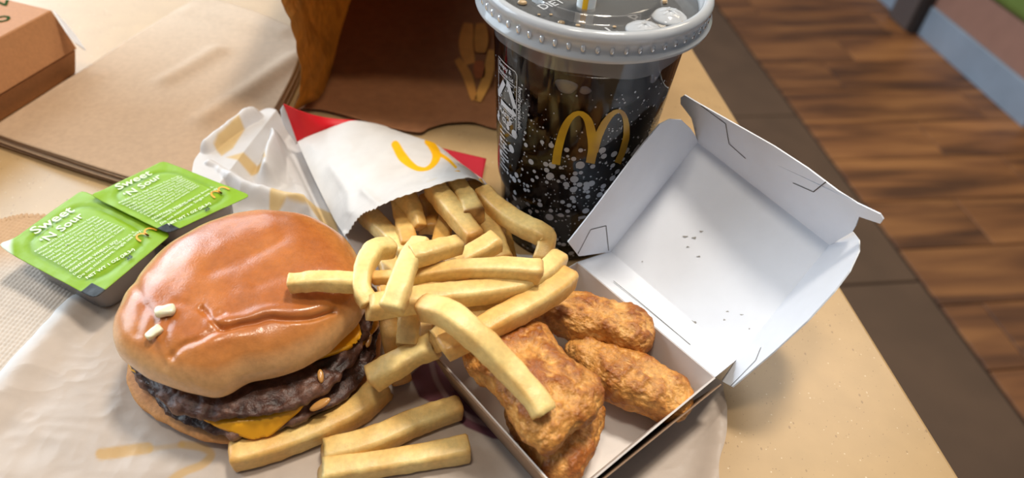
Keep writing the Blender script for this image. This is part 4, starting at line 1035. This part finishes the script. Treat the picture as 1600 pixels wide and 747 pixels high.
    for px_, py_, a, b in [(1083, 505, 8, 7), (1071, 370, 7, 2), (1085, 372, 6, 2.5), (1096, 362, 5, 2), (1092, 401, 5, 1.6), (1075, 386, 4, 1.5), (1137, 487, 4, 1.5), (1159, 492, 5, 1.2), (1132, 500, 3, 2), (1171, 514, 2, 2), (1004, 409, 2, 1.5)]:
        pts = []
        for k in range(10):
            t = k * math.pi / 5; rr_ = 1 + .35 * math.sin(3 * t + px_); p = (px_ + .6 * a * rr_ * math.cos(t), py_ + .6 * b * rr_ * math.sin(t))
            o_ = np.array([0, 0, CAMZ]); d = VF + (p[0] - 800) / FPX * VR + (373.5 - p[1]) / FPX * VU
            pts.append(o_ + d * (((cp - o_) @ np_) / (d @ np_)))
        s = np_ if np_ @ (np.array([0, 0, CAMZ]) - cp) > 0 else -np_
        mg.add(np.array(pts) + s * .4, [tuple(range(10))])
    tag(mg.build('grease_flecks', M_grease, lid), 'grey grease flecks', None, None, 'stuff')
nugget_box()

# ------------------------------------------------------------------ chicken nuggets
def nugget(pts, zc, ht, hb, label, seed, tilt=(0, 0), size=6.0):
    out = P3([(*p, zc) for p in pts])[:, :2]
    v, f, T, c = pillow(out, zc, ht, hb, nr=110, na=260, tk=.62, zk=.8, tilt=tilt)
    n = vnormals(v, f)
    big = fbm(v, 15, 3, seed); ns = fbm(v, size, 4, seed + 20, .6); fine = np.maximum(fbm(v, 2.2, 3, seed + 50), 0)
    v = v + n * (0.8 * big + 0.8 * ns + .6 * fine)[:, None]
    col = blend(np.tile(srgb(208, 144, 68), (len(v), 1)), srgb(156, 88, 30), np.clip(.35 - .8 * ns - .3 * big, 0, 1))
    col = blend(col, srgb(228, 172, 98), np.clip(.9 * fine + .5 * ns - .1, 0, .85))
    tag(obj('chicken_nugget', v, f, M_nug, col=col), label, 'chicken nugget', 'nuggets in the open box')
nugget([(822, 492), (838, 468), (866, 460), (900, 463), (942, 477), (990, 490), (1017, 510), (1019, 535), (1004, 551), (978, 550), (940, 536), (905, 532), (868, 512)], 22, 9.5, 9, 'long narrow nugget at the back, nearest the lid hinge', 101, (0, 0))
nugget([(882, 548), (900, 532), (945, 546), (985, 556), (1030, 576), (1076, 606), (1085, 630), (1074, 652), (1052, 657), (1010, 646), (962, 628), (925, 602), (900, 575)], 17, 9.5, 9, 'boot-shaped nugget at the right, pointing to the box corner', 131)
nugget([(846, 700), (880, 690), (932, 640), (946, 648), (934, 690), (908, 742), (872, 752), (846, 735), (800, 672), (790, 640), (830, 640)], 14, 8, 10, 'nugget underneath the big one, sticking out at the bottom of the photo', 161)
nugget([(722, 552), (740, 528), (785, 508), (830, 502), (856, 520), (884, 560), (928, 592), (941, 618), (930, 650), (896, 676), (872, 702), (846, 706), (816, 684), (790, 640), (758, 600), (732, 584)], 34, 8.5, 7, 'large flat nugget lying on top, crossed by a long fry', 191, (0, 0))

# ------------------------------------------------------------------ cup
CX, CY = 26.2 * .9615, 287.7 * .9615
PROF = [(30.4, 0.4), (31.2, 2), (32.6, 14), (34.2, 33.5), (35.6, 36), (36.0, 40), (38.2, 70), (40.2, 98), (41.6, 117), (42.5, 126)]
def cup_r(z): return np.interp(z, [p[1] for p in PROF], [p[0] for p in PROF])
def cupmap(a, z, off=.25):
    r_ = cup_r(z) + off; return np.c_[CX + r_ * np.cos(a), CY + r_ * np.sin(a), z]
def cup_hit(px_, py_):
    """where the sight line through a pixel meets the cup wall -> (angle, height)"""
    o_ = np.array([0, 0, CAMZ]); d = VF + (px_ - 800) / FPX * VR + (373.5 - py_) / FPX * VU; d /= np.linalg.norm(d)
    best = None
    for s in np.arange(180, 420, .4):
        p = o_ + d * s
        if -1 < p[2] < 125 and math.hypot(p[0] - CX, p[1] - CY) <= cup_r(p[2]): best = p; break
    if best is None:
        S = np.arange(180, 420, .5); Q = o_ + np.outer(S, d); k = np.argmin(np.hypot(Q[:, 0] - CX, Q[:, 1] - CY) - cup_r(Q[:, 2])); best = Q[k]
    return math.atan2(best[1] - CY, best[0] - CX), float(best[2])

def cup():
    r = thing('soft_drink_cup', 'clear plastic cup of dark cola with golden arches and white bubble print', 'cup')
    v, f = lathe([(0, .4)] + PROF, 128, CX, CY); obj('cup_wall', v, f, M_cup, r)
    prof2 = [(0, 1.2)] + [(p[0] - .7, p[1] if p[1] > 1 else 1.2) for p in PROF if p[1] < 105] + [(40.55, 112)]
    v, f = lathe(prof2 + [(39.5, 112.4), (0, 112.4)], 128, CX, CY); obj('cola', v, f, M_cola, r)
    n = 128; a = np.linspace(0, 2 * math.pi, n, endpoint=False)
    low = 113.0 + .9 * np.sin(a * 3 + 1) + .6 * np.sin(a * 7); V = np.vstack([np.c_[CX + 41.15 * np.cos(a), CY + 41.15 * np.sin(a), low], np.c_[CX + 41.9 * np.cos(a), CY + 41.9 * np.sin(a), np.full(n, 125.5)]])
    tag(obj('milky_band', V, gridfaces(n, 2, True), M_frost, r), 'misted band above the cola')
    # lid
    lp = [(42.2, 123.3), (48.6, 123.6), (49.3, 124.1), (49.3, 125.2), (47.6, 126.2), (47.3, 130.6), (48.2, 131.4), (48.3, 132.8), (47.6, 134.2), (46.4, 134.9), (45.2, 134.6), (44.4, 133.4), (43.8, 129.8), (43.0, 128.9),
          (30, 128.7), (28.6, 129.0), (27.6, 131.2), (26.4, 131.8), (4.0, 131.9), (0.01, 131.9)]
    v, f = lathe(lp[:14], 160, CX, CY); lid = obj('lid', v, f, M_lid, r); solidify(lid, .45)
    v, f = lathe(lp[13:], 160, CX, CY); tag(solidify(obj('lid_panel', v, f, M_lidclear, lid), .4), 'clearer sunken middle of the lid')
    # pinched notches around the rim
    for k in range(56):
        t = 2 * math.pi * k / 56; p = np.array([CX + 47.6 * math.cos(t), CY + 47.6 * math.sin(t), 128.2])
        vv, ff, _, _ = pillow([(1.0 * math.cos(x), .8 * math.sin(x)) for x in np.linspace(0, 2 * math.pi, 8, endpoint=False)], 0, 1.5, 1.5, 6, 10)
        w = np.c_[vv[:, 0] * -math.sin(t) + vv[:, 1] * math.cos(t), vv[:, 0] * math.cos(t) + vv[:, 1] * math.sin(t), vv[:, 2]] + p
        if k == 0: nm = (w - p)
        obj('notch', w, ff, M_lid, lid)
    # press buttons
    def lid_at(px_, py_, z=129.0): return at(px_, py_, z)
    for px_, py_ in ((1006, 48), (1045, 27)):
        c = lid_at(px_, py_); v, f = lathe([(7.2, 128.9), (6.9, 129.6), (6.2, 129.9), (5.0, 130.8), (2.6, 131.6), (.01, 131.8)], 40, c[0], c[1])
        b = solidify(obj('press_button', v, f, M_lid, lid), .3)
        for k in range(8):
            t = k * math.pi / 4; s, e = np.array([math.cos(t), math.sin(t)]) * 1.4, np.array([math.cos(t), math.sin(t)]) * 4.2
        mm = Merge()
        for k in range(8):
            t = k * math.pi / 4; dr = np.array([math.cos(t), math.sin(t)]); nr = np.array([-dr[1], dr[0]]) * .3
            q = [c[:2] + dr * 1.6 - nr, c[:2] + dr * 4.0 - nr, c[:2] + dr * 4.0 + nr, c[:2] + dr * 1.6 + nr]
            mm.add([[*q[0], 132.1], [*q[1], 131.5], [*q[2], 131.5], [*q[3], 132.1]], [(0, 1, 2, 3)])
        mm.build('raised_rays', M_lid, lid)
    # embossed words on the lid
    mw = Merge()
    for s, p0, p1, z in (('DIET', (848, 16), (884, 4), 132.2), ('P', (997, 36), (1008, 31), 129.2), ('L', (955, 53), (966, 50), 129.2)):
        tv, tf = text_mesh(s, .01); a0, b0 = at(*p0, z)[:2], at(*p1, z)[:2]; L = np.linalg.norm(b0 - a0); x = (b0 - a0) / L; y = np.array([-x[1], x[0]]); sc = L / tv[:, 0].max()
        pts = a0 + np.outer(tv[:, 0] * sc, x) + np.outer(tv[:, 1] * sc, y); mw.add(np.c_[pts, np.full(len(pts), z + .2)], tf)
    mw.build('embossed_letters', M_lid, lid)
    # drops of cola on the lid
    for px_, py_, s in ((877, 36, 1.5), (903, 40, 1.0), (816, 5, 2.0), (861, 23, .7), (842, 23, .7), (1035, 3, 2.2), (1067, 36, 1.1), (960, 42, .8)):
        p = at(px_, py_, 129.4); vv, ff, _, _ = pillow([(s * math.cos(x), s * math.sin(x) * .8) for x in np.linspace(0, 2 * math.pi, 8, endpoint=False)], 0, s * .6, .1, 8, 14)
        tag(obj('cola_drop', vv + p, ff, M_bubble, lid), 'brown cola drop')
    # bubbles printed on the wall
    mb = Merge(); n_ = 0
    aC, zC = cup_hit(905, 250)
    rng = np.random.default_rng(5)
    placed = []
    clusters = [(cup_hit(*p), s) for p, s in (((835, 230), 11), ((820, 140), 12), ((870, 265), 10), ((905, 300), 10), ((960, 230), 10), ((985, 170), 11), ((940, 285), 9), ((1010, 130), 9), ((800, 170), 9), ((820, 290), 10), ((860, 330), 14), ((900, 345), 12), ((845, 385), 10), ((1020, 200), 8))]
    while n_ < 800:
        kind_ = rng.random()
        if kind_ < .72:
            (ac, zc), s = clusters[rng.integers(len(clusters))]; a_ = ac + rng.normal(0, s / 38); z_ = zc + rng.normal(0, s)
        else: a_ = rng.uniform(0, 2 * math.pi); z_ = rng.uniform(4, 92)
        if not 3 < z_ < 106: continue
        big = z_ < 78
        s_ = (rng.uniform(.18, .5) if rng.random() < .5 else min(abs(rng.normal(.95, .45)) + .25, 2.0)) if big else abs(rng.normal(0, .22)) + .14
        if z_ > 80: s_ = min(s_, .5)
        ok = True
        for (a2, z2, s2) in placed[-700:]:
            if abs(z2 - z_) < s2 + s_ and math.hypot((a2 - a_) * 37, z2 - z_) < (s2 + s_) * .95: ok = False; break
        if not ok: continue
        placed.append((a_, z_, s_)); n_ += 1
        k = 12 if s_ > .6 else 7; t = np.linspace(0, 2 * math.pi, k, endpoint=False); rr = cup_r(z_)
        mb.add(cupmap(a_ + s_ * np.cos(t) / rr, np.clip(z_ + s_ * 1.1 * np.sin(t), .6, 123), .22), [tuple(range(k))])
    tag(mb.build('bubble_print', M_cupwhite, r), 'white printed bubbles', None, None, 'stuff')
    # golden arches
    def ribbon(pl, ws, off=.34):
        L = catmull(pl, 50); W = np.interp(np.linspace(0, 1, 50), np.linspace(0, 1, len(ws)), ws)
        d = np.gradient(L, axis=0); nn = np.c_[-d[:, 1], d[:, 0]]; nn /= np.linalg.norm(nn, axis=1)[:, None]
        cols = [L + nn * W[:, None] * k for k in np.linspace(-.5, .5, 5)]
        v = np.vstack([np.vstack([cupmap(*[np.array([x]) for x in cup_hit(*p)], off) for p in c]) for c in cols]); return v, gridfaces(50, 5)
    mg = Merge()
    mg.add(*ribbon([(869, 256), (873, 230), (882, 200), (893, 182), (906, 176), (918, 186), (924, 208), (926, 230), (922, 254)], [13, 13, 12, 9, 7, 12, 15, 15, 14]))
    mg.add(*ribbon([(928, 236), (934, 214), (944, 192), (956, 177), (968, 173), (976, 184), (978, 208), (973, 232), (964, 254)], [12, 12, 11, 8, 6, 8, 10, 10, 10], .36))
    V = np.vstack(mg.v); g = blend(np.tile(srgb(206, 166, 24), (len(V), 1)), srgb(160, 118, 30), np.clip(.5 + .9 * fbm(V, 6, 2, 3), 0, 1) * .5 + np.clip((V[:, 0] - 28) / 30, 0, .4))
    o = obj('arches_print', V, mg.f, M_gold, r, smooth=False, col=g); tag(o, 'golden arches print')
    # recycling label block on the left of the cup
    def flat(pts, p0, p1, hf=1.0):
        pass
    ml = Merge()
    a0, z0 = cup_hit(789, 92); a1, z1 = cup_hit(811, 118)
    at0 = a1 - 0.02; ztop = z1 + 1.0
    def loc(x, y, off=.4):                                   # local mm: x to the right seen from outside, y up, origin = top right corner
        zz = ztop + y; return cupmap(at0 + np.asarray(x) / cup_r(zz), zz, off)
    def seg(p, q, w):
        p, q = np.array(p, float), np.array(q, float); d = q - p; L = np.linalg.norm(d); nrm = np.array([-d[1], d[0]]) / L * w / 2; k = max(2, int(L / 1.5)); t = np.linspace(0, 1, k)[:, None]; ln = p * (1 - t) + q * t
        A, B = ln - nrm, ln + nrm; P_ = np.vstack([A, B]); ml.add(loc(P_[:, 0], P_[:, 1]), [(i, i + 1, k + i + 1, k + i) for i in range(k - 1)])
    def txt(s, x, y, size, rot=0, bold=.02):
        tv, tf = text_mesh(s, bold); ca, sa = math.cos(rot), math.sin(rot); X = x + size * (tv[:, 0] * ca - tv[:, 1] * sa); Y = y + size * (tv[:, 0] * sa + tv[:, 1] * ca); ml.add(loc(X, Y), tf)
    BWd, BHt = 15.0, 34.0
    seg((0, -1.2), (0, -BHt), .4); seg((-BWd, -1), (-BWd, -BHt), .4); seg((-BWd, 0), (-1.2, 0), .4); seg((-1.2, 0), (0, -1.2), .4); seg((-BWd, -BHt), (0, -BHt), .4); seg((-BWd, -7.2), (0, -7.2), .3); seg((-BWd, -23.5), (0, -23.5), .3)
    txt('Empty &', -14, -3.2, 3.0); txt('Replace Lid', -14.4, -6.2, 2.6); txt('PLASTIC', -14.2, -26.8, 3.2, 0, .04); txt('CUP', -11, -30.6, 3.6, 0, .04)
    for k in range(3):                                       # chasing-arrow triangle
        t0 = math.pi / 2 + k * 2 * math.pi / 3; t1 = t0 + 2 * math.pi / 3; c = np.array([-7.5, -16.3]); R_ = 7.0
        p, q = c + R_ * np.array([math.cos(t0 + .25), math.sin(t0 + .25)]), c + R_ * np.array([math.cos(t1 - .3), math.sin(t1 - .3)])
        seg(p, q, 2.6); d = (q - p) / np.linalg.norm(q - p); nrm = np.array([-d[1], d[0]]); tri = np.array([q + nrm * 2.4, q - nrm * 2.4, q + d * 3.0]); ml.add(loc(tri[:, 0], tri[:, 1]), [(0, 1, 2)])
    txt('how2recycle.info', 1.0, -6.0, 3.2, -math.pi / 2, .02)
    for k in range(10):
        x0 = -15 + rng.uniform(0, 3); y0 = -BHt - 3 - k * 2.4; seg((x0, y0), (x0 + rng.uniform(4, 9), y0), .8)
    tag(ml.build('recycling_label', M_cupwhite, r), 'white printed recycling label')
cup()
# straw and ice
def straw():
    c = at(915, 12, 131); r_ = thing('drinking_straw', 'white straw with yellow stripe standing in the cup lid', 'straw')
    lean = np.array([.02, .05]); n = 36; zs = [92, 128, 160, 215]
    a = np.linspace(0, 2 * math.pi, n, endpoint=False)
    def tube(rad, aa, close):
        V = np.vstack([np.c_[c[0] + lean[0] * (z - 131) + rad * np.cos(aa), c[1] + lean[1] * (z - 131) + rad * np.sin(aa), np.full(len(aa), z)] for z in zs]); return V, gridfaces(len(aa), len(zs), close)
    solidify(obj('tube', *tube(3.6, a, True), M_straw, r_), .3)
    for k in range(3):
        aa = -1.75 + k * 2 * math.pi / 3 + np.linspace(-.28, .28, 8); tag(obj('stripe', *tube(3.85, aa, False), M_strawy, r_), 'yellow stripe')
straw()
for i, (px_, py_, s, lab) in enumerate(((884, 136, (4.6, 3.4), 'pale ice cube against the cup wall above the arches'), (1027, 112, (3.2, 5.6), 'pale ice cube near the right rim of the cup'), (914, 142, (2.4, 2.0), 'small brownish ice piece right of the larger ice cube'))):
    a_, z_ = cup_hit(px_, py_); p = cupmap(np.array([a_]), np.array([z_]), -1.05)[0]
    v, f, _, _ = pillow([(s[0] * math.cos(t) * (1 + .15 * math.sin(3 * t + i)), s[1] * math.sin(t)) for t in np.linspace(0, 2 * math.pi, 12, endpoint=False)], 0, .9, 3, 14, 30)
    rt = np.array([-math.sin(a_), math.cos(a_), 0]); out = np.array([math.cos(a_), math.sin(a_), 0])
    w = p + np.outer(v[:, 0], rt) + np.outer(v[:, 1], [0, 0, 1]) + np.outer(v[:, 2], out)
    tag(fix_normals(obj('ice_cube', w, f, M_ice)), lab, 'ice', 'ice in the cola')
